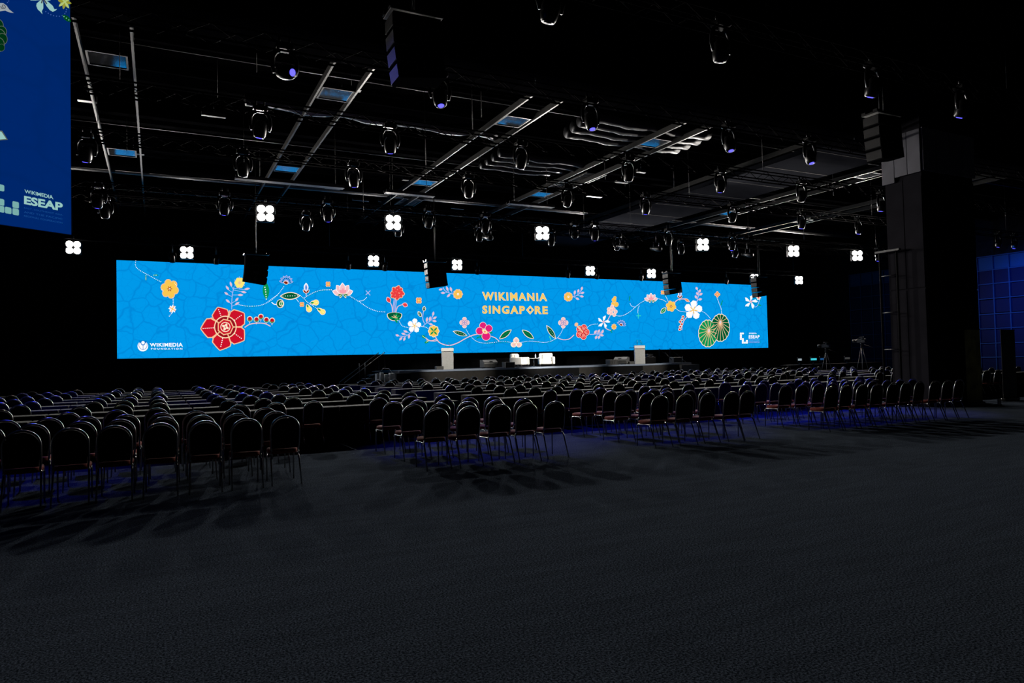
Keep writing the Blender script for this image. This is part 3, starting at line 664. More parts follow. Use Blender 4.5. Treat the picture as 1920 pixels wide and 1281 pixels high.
windflower(FD, 1640, 405, 70); a = Art(FD, INK); petals(a, 1718, 365, 6, 28, 8, 'cream', 0); a.ell(1718, 365, 8, c='coral'); a.line([(1712, 436), (1740, 442)], 9, 'grn'); dots(a, [(1655, 456), (1700, 452), (1725, 395)], 8, 2.6); a.build('small_flower_print', led)

# --- lettering
def glyphs(body, bold=.03, spacing=1.0):
    cu = bpy.data.curves.new('letters', 'FONT'); cu.body = body; cu.offset = bold; cu.space_character = spacing; cu.resolution_u = 4
    o = bpy.data.objects.new('letters', cu); C.objects.link(o)
    dg = bpy.context.evaluated_depsgraph_get(); me = o.evaluated_get(dg).to_mesh()
    vs = [(v.co.x, v.co.y) for v in me.vertices]; fs = [list(p.vertices) for p in me.polygons]
    o.evaluated_get(dg).to_mesh_clear(); bpy.data.objects.remove(o); bpy.data.curves.remove(cu)
    xs = [v[0] for v in vs]; ys = [v[1] for v in vs]; x0, x1, y0, y1 = min(xs), max(xs), min(ys), max(ys)
    return [((x - x0) / (x1 - x0), (y - y0) / (y1 - y0)) for x, y in vs], fs
def lettering(body, fr, quad_, m, parent, name, k=1, bold=.03, spacing=1.0):
    """quad_: bottom-left, bottom-right, top-right, top-left in frame units"""
    uv, fs = glyphs(body, bold, spacing); bl, br, tr, tl = quad_
    vs = []
    for u_, v_ in uv:
        x = (bl[0] * (1 - u_) + br[0] * u_) * (1 - v_) + (tl[0] * (1 - u_) + tr[0] * u_) * v_
        y = (bl[1] * (1 - u_) + br[1] * u_) * (1 - v_) + (tl[1] * (1 - u_) + tr[1] * u_) * v_
        vs.append(fr(x, y, k))
    return MB().add(vs, fs).build(name, m, parent)
lettering('WIKIMANIA', FC, ((607, 427), (1316, 437), (1312, 350), (602, 333)), INK['cream'], led, 'lettering', 1, .046, 1.22)
lettering('WIKIMANIA', FC, ((611, 424), (1312, 434), (1308, 353), (606, 336)), INK['gold'], led, 'lettering', 3, .035, 1.22)
for bold_, m_, k_ in ((.046, 'cream', 1), (.035, 'gold', 3)):
    lettering('SINGAP', FC, ((606, 573), (1072, 578), (1072, 488), (606, 482)), INK[m_], led, 'lettering', k_, bold_, 1.22)
    lettering('RE', FC, ((1178, 578), (1322, 578), (1320, 492), (1178, 488)), INK[m_], led, 'lettering', k_, bold_, 1.22)
a = Art(FC, INK); dia = lambda r: [(1128 + r * .88 * math.cos(t), 532 + r * math.sin(t)) for t in (0, math.pi / 2, math.pi, -math.pi / 2)]
a.k = 2; a.poly(dia(50), 'cream'); a.poly(dia(45), 'gold'); a.poly(dia(25), 'cream'); a.k = 8; a.poly(dia(21), 'blue'); a.build('diamond_letter', led)
lettering('WIKIMEDIA', FA, ((472, 1048), (832, 1050), (830, 1006), (470, 1010)), INK['white'], led, 'lettering', 1, .035, 1.12)
lettering('FOUNDATION', FA, ((484, 1082), (826, 1082), (826, 1063), (484, 1064)), INK['white'], led, 'lettering', 1, .03, 1.5)
a = Art(FA, INK)                                                       # foundation emblem
a.ell(395, 1043, 58, c='white', n=32); a.ell(397, 1006, 27, c='blue', n=18); a.poly([(350, 985), (440, 985), (430, 1008), (362, 1008)], 'blue'); a.ell(397, 1006, 19, c='white', n=18)
a.line(curve([(357, 1002), (352, 1040), (372, 1072), (396, 1080)], 14), 5, 'blue'); a.line(curve([(438, 1002), (442, 1040), (422, 1072), (398, 1080)], 14), 5, 'blue'); a.line([(397, 1036), (397, 1078)], 5, 'blue')
a.poly([(374, 1022), (384, 1032), (397, 1037), (397, 1030)], 'blue'); a.poly([(420, 1022), (410, 1032), (397, 1037), (397, 1030)], 'blue'); a.build('emblem', led)
SQ = [(0, 0), (1, 0), (0, 1), (0, 2), (0, 3), (1, 3), (1, 4), (1, 5), (2, 5), (3, 5), (3, 4)]
def squares(art, x, y, w, h, g=.9, c='white', skew=0):
    art.k += 1
    for i, j in SQ:
        cx_, cy2 = x + i * w, y + j * h + skew * i * w; e = .16
        art.poly([(cx_ + w * g * u_, cy2 + h * g * v_ + skew * w * g * u_) for u_, v_ in ((e, 0), (1 - e, 0), (1, e), (1, 1 - e), (1 - e, 1), (e, 1), (0, 1 - e), (0, e))], c, False)
a = Art(FD, INK); squares(a, 1531, 714, 20, 18.4, .97); a.build('emblem', led)
lettering('WIKIMEDIA', FD, ((1620, 728), (1698, 728), (1698, 715), (1620, 715)), INK['white'], led, 'lettering', 1, .03, 1.1)
lettering('ESEAP', FD, ((1619, 774), (1727, 772), (1728, 738), (1619, 738)), INK['white'], led, 'lettering', 1, .035, 1.1)
for y_, t_ in ((790, 'EAST, SOUTHEAST ASIA'), (803, 'AND THE PACIFIC'), (816, 'REGIONAL COOPERATION')):
    lettering(t_, FD, ((1620, y_), (1727, y_), (1727, y_ - 6), (1620, y_ - 6)), INK['lil'], led, 'lettering', 1, 0)

# ================================================================== HANGING SIDE SCREEN
BA = Vector((-1.80, 11.06, 0)); BB = Vector((-1.06, 11.57, 0)); bd = (BB - BA).normalized(); bn = Vector((bd.y, -bd.x, 0))
BZ0, BZ1, BW = 3.6, 7.9, 7.4
DIM = .24
M['side_blue'] = crackle('side_screen_blue', lin((0, 38, 106)), lin((0, 37, 103)), 1.0, .9, True)
sd = MB(); c0 = BB - bd * BW
def bpt(p, z, off): q = p + bn * off; return (q.x, q.y, z)
sd.add([bpt(c0, BZ0, -.06), bpt(BB, BZ0, -.06), bpt(BB, BZ1, -.06), bpt(c0, BZ1, -.06), bpt(c0, BZ0, -.002), bpt(BB, BZ0, -.002), bpt(BB, BZ1, -.002), bpt(c0, BZ1, -.002)],
       [[3, 2, 1, 0], [4, 5, 6, 7], [0, 1, 5, 4], [1, 2, 6, 5], [2, 3, 7, 6], [3, 0, 4, 7]])
side = sd.build('hanging_screen', M['blackmetal']); tag(side, 'dark blue hanging projection screen in the top corner with logo lettering', 'screen')
MB().add([bpt(c0, BZ0 + .0, 0), bpt(BB, BZ0, 0), bpt(BB, BZ1, 0), bpt(c0, BZ1, 0)], [[0, 1, 2, 3]]).build('picture', M['side_blue'], side)
for u_ in (.6, 3.7, 6.8):
    q = BB - bd * u_; MB().tube([(q.x, q.y, BZ1), (q.x, q.y, ZC)], .012, 5).build('suspension_cable', M['steel'], side)
def sidef(x, y, k):
    d = pray(x, y); t = (BA - CAM).dot(bn) / d.dot(bn); p = CAM + d * t + bn * (.004 + .0015 * k)
    return (p.x, p.y, p.z)
SINK = {}
for n_, c_ in dict(white=(150, 196, 190), teal=(120, 172, 168), yel=(150, 150, 50), yell=(176, 196, 120), dgrn=(0, 48, 20), grn=(0, 74, 24), cream=(88, 98, 88), grey=(150, 160, 165), dark=(70, 70, 74), dim=(24, 74, 140), lil=(60, 92, 160)).items():
    SINK[n_] = emis('side_ink_' + n_, lin(c_), 1.0)
class Fs:
    def __init__(s, ox, oy, sc_): s.o = (ox, oy); s.s = sc_
    def __call__(s, x, y, k): return sidef(s.o[0] + x / s.s, s.o[1] + y / s.s, k)
S1, S2 = Fs(0, 0, 10.67), Fs(0, 320, 9.147)
a = Art(S1, SINK)
a.poly([(850, -30), (730, 70), (722, 120), (750, 190), (800, 235), (845, 288), (832, 225), (862, 170), (862, 100)], 'white'); a.poly([(850, -20), (930, 130), (990, 205), (1050, 238), (1105, 215), (1135, 182), (1085, 190), (1050, 120), (960, 40)], 'white')
a.poly([(850, 0), (760, -60), (640, -40), (600, 10), (700, 12)], 'white'); a.poly([(850, 0), (930, -80), (1030, -40), (1000, 10), (930, 22)], 'white')
a.line([(845, -20), (822, 65)], 26, 'dark'); a.line([(862, -10), (922, 78)], 26, 'dark'); a.build('white_flower_print', side)
a = Art(S1, SINK); petals(a, 1290, 40, 8, 150, 30, 'yel', .2); petals(a, 1290, 40, 4, 160, 24, 'yell', .95); a.ell(1290, 40, 28, c='yell'); a.build('yellow_flower_print', side)
a = Art(S1, SINK); dots(a, [(912, 235), (1000, 290), (1080, 318), (1180, 328), (1245, 312)], 58, 12, 'lil'); dots(a, [(1325, 195), (1315, 240), (1280, 290)], 44, 12, 'lil'); a.leaf((1240, 300), (1415, 440), 46, 'grn'); dots(a, [(1272, 335), (1328, 372), (1380, 412)], 58, 13, 'teal'); dots(a, [(165, 25), (130, 70)], 40, 12, 'lil'); a.build('dotted_trail_print', side)
a = Art(S1, SINK); a.poly([(-40, 60), (60, 65), (125, 110), (180, 190), (270, 262), (200, 255), (100, 215), (20, 225), (-40, 235)], 'grey'); a.line(curve([(5, 130), (40, 175), (95, 165), (95, 120), (50, 100), (40, 140), (70, 150)], 30), 14, 'dark'); a.build('curl_print', side)
a = Art(S1, SINK)
for i, (x_, y_, r_) in enumerate(((-60, 520, 130), (20, 640, 110), (-40, 740, 150), (30, 790, 110), (-60, 900, 140), (10, 960, 70))): a.ell(x_, y_, r_, r_ * 1.1, 0, 'cream'); a.ell(x_, y_, r_ * .9, r_, 0, 'dgrn')
a.build('scallop_print', side)
a = Art(Fs(0, 0, 2.669), SINK); a.poly([(-20, 650), (10, 655), (38, 700), (10, 702), (-20, 705)], 'cream'); a.poly([(-20, 655), (6, 660), (30, 696), (-20, 700)], 'white'); a.build('petal_print', side)
lettering('WIKIMEDIA', S2, ((420, 382), (912, 494), (905, 428), (416, 322)), SINK['white'], side, 'lettering', 1, .02)
lettering('ESEAP', S2, ((408, 575), (1072, 700), (1074, 556), (410, 430)), SINK['white'], side, 'lettering', 1, .04)
for t_, y_ in (('EAST, SOUTHEAST ASIA', 655), ('AND THE PACIFIC', 724), ('REGIONAL COOPERATION', 790)):
    lettering(t_, S2, ((408, y_), (1068, y_ + 124), (1068, y_ + 94), (408, y_ - 30)), SINK['dim'], side, 'lettering', 1, 0)
a = Art(S2, SINK)
for cx_, cy2 in ((15, 295), (15, 540), (15, 660), (138, 684), (266, 588), (266, 708), (-110, 275), (-110, 395), (-110, 515)):
    e = .2; w_ = 112
    a.poly([(cx_ + w_ * (u_ - .5), cy2 + w_ * (v_ - .5) + .2 * w_ * (u_ - .5)) for u_, v_ in ((e, 0), (1 - e, 0), (.95, .05), (1, e), (1, 1 - e), (.95, .95), (1 - e, 1), (e, 1), (.05, .95), (0, 1 - e), (0, e), (.05, .05))], 'teal', False)
a.build('emblem', side)

# ================================================================== STAGE
SF, SB, SL, SR, SH = 35.9, 40.4, 11.5, 31.6, 1.3
st = thing('stage_platform', 'long low black stage with pale edge and pleated skirt below the LED wall', 'stage', ((SL + SR) / 2, SF, 0))
def stp(x): return x - (SL + SR) / 2
b = MB(); b.box((0, (SB - SF) / 2, SH - .06), (SR - SL, SB - SF, .12)); b.build('deck', M['deck'], st)
MB().box((0, -.02, SH - .05), (SR - SL, .05, .10)).build('edge_trim', M['stage_edge'], st)
def pleats(x0, x1):
    n = int((x1 - x0) / .075); vs = []; fs = []
    for i in range(n + 1):
        x = stp(x0) + (x1 - x0) * i / n; y = -.03 + (.07 if i % 2 else -.05) + .01 * math.sin(i * .9)
        vs += [(x, y, .01), (x, y * .5, SH - .1)]
    for i in range(n): fs.append([2 * i, 2 * i + 2, 2 * i + 3, 2 * i + 1])
    MB().add(vs, fs, 0, True).build('pleated_skirt', M['skirt'], st)
pleats(SL, 18.4); pleats(22.8, 24.8); pleats(27.6, 30.7)
for x0, x1 in ((18.4, 22.8), (24.8, 27.6)): MB().box((stp((x0 + x1) / 2), .0, SH / 2 - .06), (x1 - x0, .06, SH - .14)).build('skirt_panel', M['cloth'], st)
MB().box((stp(31.3), -.15, .6), (1.5, .3, 1.15)).build('end_box', M['grey_paint'], st)

def stairs(name, label, x, y, sgn, n=6):
    """flight rising towards +x*sgn along the stage front"""
    t = thing(name, label, 'stairs', (x, y, 0)); rise = SH / n
    for i in range(n):
        MB().box((sgn * i * .29, 0, rise * (i + 1) - .02), (.31, 1.2, .04)).build('tread', M['deck'], t)
    for s_ in (-1, 1):
        b = MB(); b.prism([(-.15 * sgn, .01), ((n - 1) * .29 * sgn, .01), ((n - 1) * .29 * sgn, SH - .1)], .04); b.build('stringer', M['blackmetal'], t, (0, s_ * .56 - .02, 0))
        h = MB(); e = (n - .2) * .29 * sgn
        h.tube([(-.2 * sgn, s_ * .58, .02), (-.2 * sgn, s_ * .58, .75), (e, s_ * .58, SH + 1.0), (e, s_ * .58, SH + .02)], .022, 6)
        h.tube([(-.2 * sgn + (e + .2 * sgn) * .5, s_ * .58, SH * .5), (-.2 * sgn + (e + .2 * sgn) * .5, s_ * .58, SH * .5 + 1.2 - .1)], .016, 6)
        h.build('handrail', M['steel'], t)
    return t
stairs('stage_stairs', 'black stairs with two sloping handrails at the left end of the stage', 8.9, 36.9, 1, 7)
stairs('stage_stairs', 'dark stairs with short handrails behind the right end of the stage', 33.6, 38.6, -1, 7)

# equipment rack by the stairs
t = thing('equipment_case', 'open equipment case with cables beside the left stage stairs', 'case', (10.55, 35.2, 0))
MB().box((0, 0, .75), (1.2, .6, .04)).build('shelf', M['grey_paint'], t); MB().box((0, 0, .36), (1.15, .55, .70)).build('body', M['cloth'], t)
for k, (dx, w_, h_) in enumerate(((-.45, .1, .42), (-.2, .16, .46), (.05, .2, .36), (.35, .28, .42))): MB().box((dx, 0, .77 + h_ / 2), (w_, .3, h_)).build('device', M['lectern'], t)
MB().tube([(-.3, 0, 1.2), (-.1, .05, 1.45), (.2, 0, 1.42), (.4, .05, 1.2)], .015, 5).build('cable', M['steel'], t)
MB().box((1.0, .2, .9), (.8, .4, .55)).build('lid', M['cloth'], t)

# lecterns
def lectern(x, y, label, face):
    t = thing('lectern', label, 'lectern', (x, y, SH), face, 'lecterns on the stage')
    MB().prism([(-.32, 0), (.32, 0), (.33, .97), (-.33, .97)], .5, 0, Matrix.Translation((0, -.25, .0))).build('body', M['lectern'], t)
    MB().box((0, 0, .985), (.6, .44, .03)).build('shadow_gap', M['blackmetal'], t)
    MB().prism([(-.34, 1.0), (.34, 1.0), (.34, 1.17), (-.34, 1.17)], .5, 0, Matrix.Translation((0, -.27, 0))).build('sign_panel', M['white_lam'], t)
    MB().box((0, .05, 1.18), (.66, .5, .02)).build('top', M['lectern'], t)
    for s_ in (-1, 1): MB().tube([(s_ * .12, .05, 1.19), (s_ * .12, .02, 1.35), (s_ * .1, .14, 1.5), (s_ * .08, .22, 1.52)], .008, 5).build('microphone', M['blackmetal'], t)
    MB().box((-.48, .1, 1.05), (.3, .3, .02)).build('side_shelf', M['blackmetal'], t)
    return t
lectern(14.47, 36.35, 'grey lectern with white sign panel near the left end of the stage', R(-20))
lectern(27.75, 36.35, 'pale lectern with white top standing beside the right floor monitor', R(-31))
for x, lb in ((13.95, 'small grey box on the stage beside the left lectern'), (27.0, 'small grey box on the stage beside the pale right lectern')):
    tag(MB().box((0, 0, .09), (.42, .3, .18), bev=.015).build('floor_box', M['grey_paint'], None, (x, 36.3, SH)), lb, 'box')
# floor monitors and subs
def wedge(x, y, rz, label):
    t = thing('stage_monitor', label, 'speaker', (x, y, SH), rz, 'stage monitors')
    MB().prism([(-.3, .06), (.3, .06), (.3, .34), (.05, .48), (-.3, .48)], .85, 0, Matrix.Rotation(R(-90), 4, 'Z') @ Matrix.Translation((0, -.42, 0))).build('cabinet', M['grey_paint'], t)
    MB().box((0, -.315, .38), (.2, .02, .05)).build('handle', M['blackmetal'], t)
    MB().box((0, -.315, .28), (.84, .015, .02)).build('trim_strip', M['vest'], t)
    for s_ in (-1, 0, 1): MB().box((s_ * .3, 0, .03), (.06, .4, .06)).build('foot', M['blackmetal'], t)
wedge(17.05, 36.45, 0, 'grey stage monitor seen from behind, next to the left lectern')
wedge(26.5, 36.6, R(-55), 'dark stage monitor turned sideways beside the right lectern')
for x, lb in ((18.3, 'low dark speaker box left of the white armchairs'), (25.6, 'low dark speaker box next to the sideways monitor')):
    t = thing('stage_subwoofer', lb, 'speaker', (x, 36.4, SH), 0, 'low stage boxes'); MB().box((0, 0, .16), (.6, .5, .32), bev=.01).build('cabinet', M['grey_paint'], t)
    for k in range(7): MB().box((-.24 + k * .08, -.255, .16), (.015, .02, .28)).build('grille_bar', M['blackmetal'], t)
t = thing('equipment_case', 'small dark case with cables behind the right lectern', 'case', (28.9, 36.9, SH)); MB().box((0, 0, .2), (.8, .5, .4), bev=.02).build('body', M['cloth'], t); MB().box((0, -.05, .52), (.45, .3, .22), bev=.02).build('monitor', M['plastic'], t); MB().tube([(-.4, -.2, .41), (-.1, -.26, .5), (.3, -.26, .42)], .02, 5).build('cable', M['steel'], t)
t = thing('music_case', 'dark box on the right end of the stage near the stairs', 'case', (30.9, 36.6, SH)); MB().box((0, 0, .2), (.7, .5, .36), bev=.02).build('body', M['grey_paint'], t); MB().tube([(-.95, -.1, .7), (-.4, -.1, .2)], .02, 6).build('strut', M['steel'], t)

# armchairs, table, bottle
def armchair(x, y, rz, label):
    t = thing('armchair', label, 'armchair', (x, y, SH), rz, 'white armchairs on stage')
    MB().box((0, .02, .25), (.62, .74, .22), bev=.03).build('seat_base', M['white_leather'], t)
    MB().box((0, -.04, .41), (.58, .62, .14), bev=.04).build('seat_cushion', M['white_leather'], t)
    MB().box((0, .36, .50), (.84, .18, .62), bev=.05).build('backrest', M['white_leather'], t)
    for s_ in (-1, 1):
        ar = MB().box((s_ * .40, 0, .36), (.17, .84, .46), bev=.04).build('armrest', M['white_leather'], t)
        MB().box((s_ * .315, -.425, .36), (.012, .012, .44)).build('seam', M['seam'], ar)
        for y_ in (-.36, .36): MB().box((s_ * .40, y_, .065), (.03, .03, .13)).build('leg', M['chrome'], t)
    MB().box((0, .2, .62), (.44, .14, .36), bev=.06, tf=Matrix.Translation((0, 0, 0))).build('back_cushion', M['white_leather'], t)
    MB().box((0, -.355, .33), (.6, .01, .012)).build('seam', M['seam'], t)
armchair(19.35, 37.0, R(32), 'white leather armchair turned aside, left of the small stage table')
armchair(21.2, 37.0, R(-24), 'white leather armchair facing the seats, right of the small stage table')
t = thing('side_table', 'small white table with thin legs between the two white armchairs', 'table', (20.3, 36.95, SH)); MB().lathe([(.0, .50), (.38, .50), (.38, .53), (0, .53)], 20).build('table_top', M['white_lam'], t)
MB().tube([(0, 0, .02), (0, 0, .5)], .022, 8).build('stem', M['chrome'], t); MB().lathe([(.0, 0), (.2, 0), (.2, .015), (.02, .03)], 16).build('base', M['chrome'], t)
t = thing('water_bottle', 'clear water bottle standing on the small white stage table', 'bottle', (20.36, 36.85, SH + .531)); MB().lathe([(.033, 0), (.036, .01), (.036, .15), (.03, .18), (.014, .21), (.014, .225)], 12).build('body', M['bottle'], t); MB().lathe([(.016, .225), (.016, .25)], 10).build('cap', M['white_lam'], t)

# ================================================================== TRUSSES AND LAMPS
def truss(y, z, x0, x1, label, size=.3):
    t = thing('lighting_truss', label, 'truss', ((x0 + x1) / 2, y, z)); h = size / 2; L_ = (x1 - x0) / 2
    for sy in (-1, 1):
        for sz in (-1, 1): MB().tube([(-L_, sy * h, sz * h), (L_, sy * h, sz * h)], .024, 6).build('chord', M['truss'], t)
    b = MB(); n = int((x1 - x0) / .5)
    for i in range(n):
        xa, xb = -L_ + i * .5, -L_ + (i + 1) * .5; u_, v_ = (-h, h) if i % 2 else (h, -h)
        b.tube([(xa, -h, u_), (xb, -h, v_)], .011, 4, cap=False); b.tube([(xa, h, v_), (xb, h, u_)], .011, 4, cap=False)
        if i % 2: b.tube([(xa, -h, -h), (xb, h, -h)], .011, 4, cap=False)
    tag(b.build('bracing', M['truss'], t), kind='stuff')
    for i in range(5):
        x = -L_ * .9 + i * L_ * .45; MB().tube([(x, 0, h), (x, 0, ZC - z)], .012, 5).build('hoist_chain', M['steel'], t)
TR = [(10.2, 8.25, 'first lighting truss from the camera, above the empty floor'), (14.7, 8.25, 'second lighting truss from the camera, just past the deep beam'),
      (18.5, 8.25, 'third lighting truss from the camera, hung over the seating'), (22.5, 8.25, 'fourth lighting truss from the camera, hung over the seating'),
      (26.6, 7.75, 'fifth lighting truss from the camera, carrying the nearer row of white lamps'), (30.6, 8.25, 'sixth lighting truss from the camera, before the hanging loudspeakers'),
      (37.5, 7.85, 'lighting truss nearest the LED wall, carrying the far row of white lamps')]
for y, z, lb in TR: truss(y, z, -6, 46, 'black box ' + lb)

lens_on = emis('lamp_white', (1, .96, .90), 40.0); lens_blue = emis('lens_blue', (.09, .08, 1), 2.4); lens_off = M['plastic']
# four-lamp blinders, oversized so lamps and housing stand in for their glare
bl_house = MB(); bl_house.box((0, .12, 0), (.62, .2, .62), bev=.02)
bl_house = bl_house.mesh('housing', M['blackmetal'])
bl_lamp = MB().lathe([(.13, 0), (.14, .02), (.0, .05)], 18, 0, Matrix.Rotation(R(90), 4, 'X')).mesh('lamp', lens_on)
bl_yoke = MB().tube([(-.33, .1, 0), (-.33, .1, .42), (.33, .1, .42), (.33, .1, 0)], .016, 6).tube([(0, .1, .42), (0, .1, .55)], .025, 6).mesh('yoke', M['blackmetal'])
def blinder(x, y, z, label):
    t = thing('blinder_light', label, 'stage light', (x, y, z), 0, 'white blinder lights'); az = math.atan2(0 - x, y) * .5
    t.rotation_euler = (0, 0, az)
    put('housing', bl_house, t)
    for sx in (-1, 1):
        for sz in (-1, 1): put('lamp', bl_lamp, t, (sx * .147, .02, sz * .147))
    put('yoke', bl_yoke, t)
    d = Vector((math.sin(az), -math.cos(az), -.52))
    spot('blinder_beam', Vector((x, y, z)) + d * .16, Vector((x, y, z)) + d * 5, BLINDER_W, WHITE_RGB, 146, .5, .14)
FX = [3.57, 8.37, 15.12, 24.3, 30.69, 35.85]; BX = [-3.35, 1.36, 10.65, 15.6, 24.8, 29.7, 39.17, 43.8]
for i, x in enumerate(FX): blinder(x, 26.45, 7.25, 'glaring white four-lamp light, %s from the left in the nearer upper row' % ORD[i])
for i, x in enumerate(BX): blinder(x, 37.35, 7.34, 'glaring white four-lamp light, %s from the left in the row above the LED wall' % ORD[i])
# par cans just over the LED wall's top edge
pc = MB().lathe([(.09, -.16), (.12, -.1), (.13, .14), (.14, .16), (.12, .17), (.0, .15)], 14, 0, Matrix.Rotation(R(205), 4, 'X')).mesh('can', M['blackmetal'])
py_ = MB().tube([(-.16, 0, 0), (-.16, 0, .3), (.16, 0, .3), (.16, 0, 0)], .012, 5).tube([(0, 0, .3), (0, 0, .76)], .03, 6).mesh('yoke', M['blackmetal'])
for i, x in enumerate((.72, 2.68, 9.26, 11.27, 16.87, 23.13, 25.3, 28.84, 36.4)):
    t = thing('par_can', 'small dark par can over the LED wall top edge, %s from the left' % ORD[i], 'stage light', (x, 37.35, 7.0), 0, 'par cans over the LED wall')
    put('can', pc, t); put('yoke', py_, t)
# moving heads on the 4 m grid
def head_meshes(tilt, azim):
    rot = Matrix.Rotation(azim, 4, 'Z') @ Matrix.Rotation(tilt, 4, 'X')
    h = MB().lathe([(.02, -.20), (.10, -.19), (.15, -.12), (.165, 0), (.16, .12), (.14, .2), (.115, .24), (.0, .235)], 16, 0, rot @ Matrix.Rotation(R(180), 4, 'X'))
    l = MB().lathe([(.075, .238), (.065, .252), (0, .256)], 14, 0, rot @ Matrix.Rotation(R(180), 4, 'X'))
    return h.mesh('head', M['plastic']), l, rot
mh_base = MB().box((0, 0, .50), (.36, .28, .14), bev=.03).tube([(-.1, 0, .57), (-.1, 0, .72)], .025, 6).tube([(.1, 0, .57), (.1, 0, .72)], .025, 6).mesh('base', M['plastic'])
yk = MB()
for s_ in (-1, 1):
    pts = [(s_ * .10, 0, .42), (s_ * .18, 0, .38), (s_ * .235, 0, .26), (s_ * .245, 0, .1), (s_ * .215, 0, -.06)]
    yk.tube(pts, [.05, .052, .048, .045, .03], 6)
mh_yoke = yk.mesh('yoke', mat('gloss_black', (.007, .007, .008), .28, 0, .16))
VAR = [head_meshes(R(t_), R(a_)) for t_, a_ in ((12, 0), (16, 25), (18, -20), (62, 150), (72, -148), (24, 0), (15, 180))]
VLON = [v[1].mesh('lens', lens_blue) for v in VAR]; VLOFF = [v[1].mesh('lens', lens_off) for v in VAR]
HEADS = [  # x, y, glow, tilt variant
    (10.0, 10.1, 0, 0), (6.1, 10.1, 0, 1), (18.0, 10.3, 1, 5), (14.6, 10.3, 1, 5),
    (5.8, 14.6, 1, 6), (17.9, 14.9, 1, 6), (2.4, 14.9, 1, 4), (-2.0, 14.7, 1, 6), (9.9, 14.7, 1, 6), (14.6, 14.9, 1, 6),
    (22.0, 18.5, 0, 0), (5.8, 18.5, 1, 2), (9.9, 18.5, 0, 1), (13.9, 18.5, 0, 0), (2.4, 18.6, 1, 1), (-2.0, 18.6, 1, 1), (17.9, 18.7, 1, 2), (26.7, 18.9, 1, 0), (38.5, 18.9, 1, 0), (30.6, 18.6, 0, 1),
    (9.9, 22.4, 0, 0), (5.8, 22.4, 1, 2), (14.0, 22.4, 0, 1), (22.4, 22.5, 0, 0), (44.2, 22.6, 1, 0), (17.7, 22.6, 1, 2), (26.7, 22.7, 1, 0), (30.7, 22.8, 1, 0), (-1.7, 22.8, 1, 1), (42.6, 22.9, 1, 0), (2.4, 22.5, 0, 0),
    (9.8, 26.3, 0, 1), (5.8, 26.4, 1, 2), (2.2, 26.5, 1, 1), (17.9, 26.5, 1, 2), (26.4, 26.6, 1, 0), (38.2, 26.8, 1, 0), (-1.7, 26.8, 1, 1), (17.0, 26.8, 0, 3), (22.1, 26.4, 0, 0), (12.4, 26.5, 0, 1),
    (-1.7, 30.6, 0, 0), (5.8, 30.6, 0, 1), (9.9, 30.6, 0, 0), (14.0, 30.6, 0, 1), (18.0, 30.6, 0, 0), (22.1, 30.6, 0, 1), (26.5, 30.6, 0, 0), (30.6, 30.6, 0, 1)]
TY = [10.2, 14.7, 18.5, 22.5, 26.6, 30.6]; TN = ['first', 'second', 'third', 'fourth', 'fifth', 'sixth']
by = {}
for h in HEADS: by.setdefault(min(range(6), key=lambda i: abs(TY[i] - h[1])), []).append(h)
for ti, hs_ in by.items():
    for i, (x, y, glow, var) in enumerate(sorted(hs_)):
        lb = '%s moving-head light, %s from the left on the %s truss from the camera' % ('blue-glowing' if glow else 'unlit black', ORD[i], TN[ti])
        zz = 7.75 if ti != 4 else 7.35
        t = thing('moving_head_light', lb, 'stage light', (x, TY[ti], zz - .02), 0, 'moving-head lights')
        if ti == 4: t.location.y = y
        put('base', mh_base, t); put('yoke', mh_yoke, t); hd = put('head', VAR[var][0], t); put('lens', (VLON if glow else VLOFF)[var], hd)
        if glow and not (x > 34):
            d = VAR[var][2] @ Vector((0, 0, -1)); o = Vector(t.location) + d * .30
            spot('head_beam', o, o + d * 5, BLUE_W * (.09 if var == 4 else .45 if y < 16 and x < 0 else .85 if y < 16 else 2.0), BLUE_RGB, 40, 1.0, .07)
        elif glow:
            o = Vector(t.location) + Vector((.1, 0, -.3))
            spot('head_beam', o, Vector((50, y + 1.5, 5.2)), BLUE_W * 1.1, (.0, .16, 1), 60, .8, .07)

# profile spots on the fifth truss, aimed at the stage
pf_body = MB().lathe([(.09, -.35), (.12, -.3), (.12, 0), (.085, .08), (.085, .35), (.10, .37), (.0, .37)], 12, 0, Matrix.Rotation(R(-78), 4, 'X')).mesh('barrel', M['blackmetal'])
for i, (x, tg, pw, cone) in enumerate(((12.6, (14.9, 36.4, 1.6), 1.0, 26), (19.6, (20.3, 37, 1.7), 1.7, 17), (21.6, (21.6, 37, 1.5), 1.2, 34), (27.6, (27.3, 36.4, 1.6), .9, 28))):
    t = thing('profile_spotlight', 'dark profile spotlight pointing at the stage, %s from the left on the fifth truss' % ORD[i], 'stage light', (x, 26.74, 6.95), 0, 'profile spotlights')
    put('barrel', pf_body, t); put('yoke', py_, t)
    spot('profile_beam', (x, 27.3, 7.0), tg, STAGE_W * pw, (1, .95, .85), cone, .7, .05)

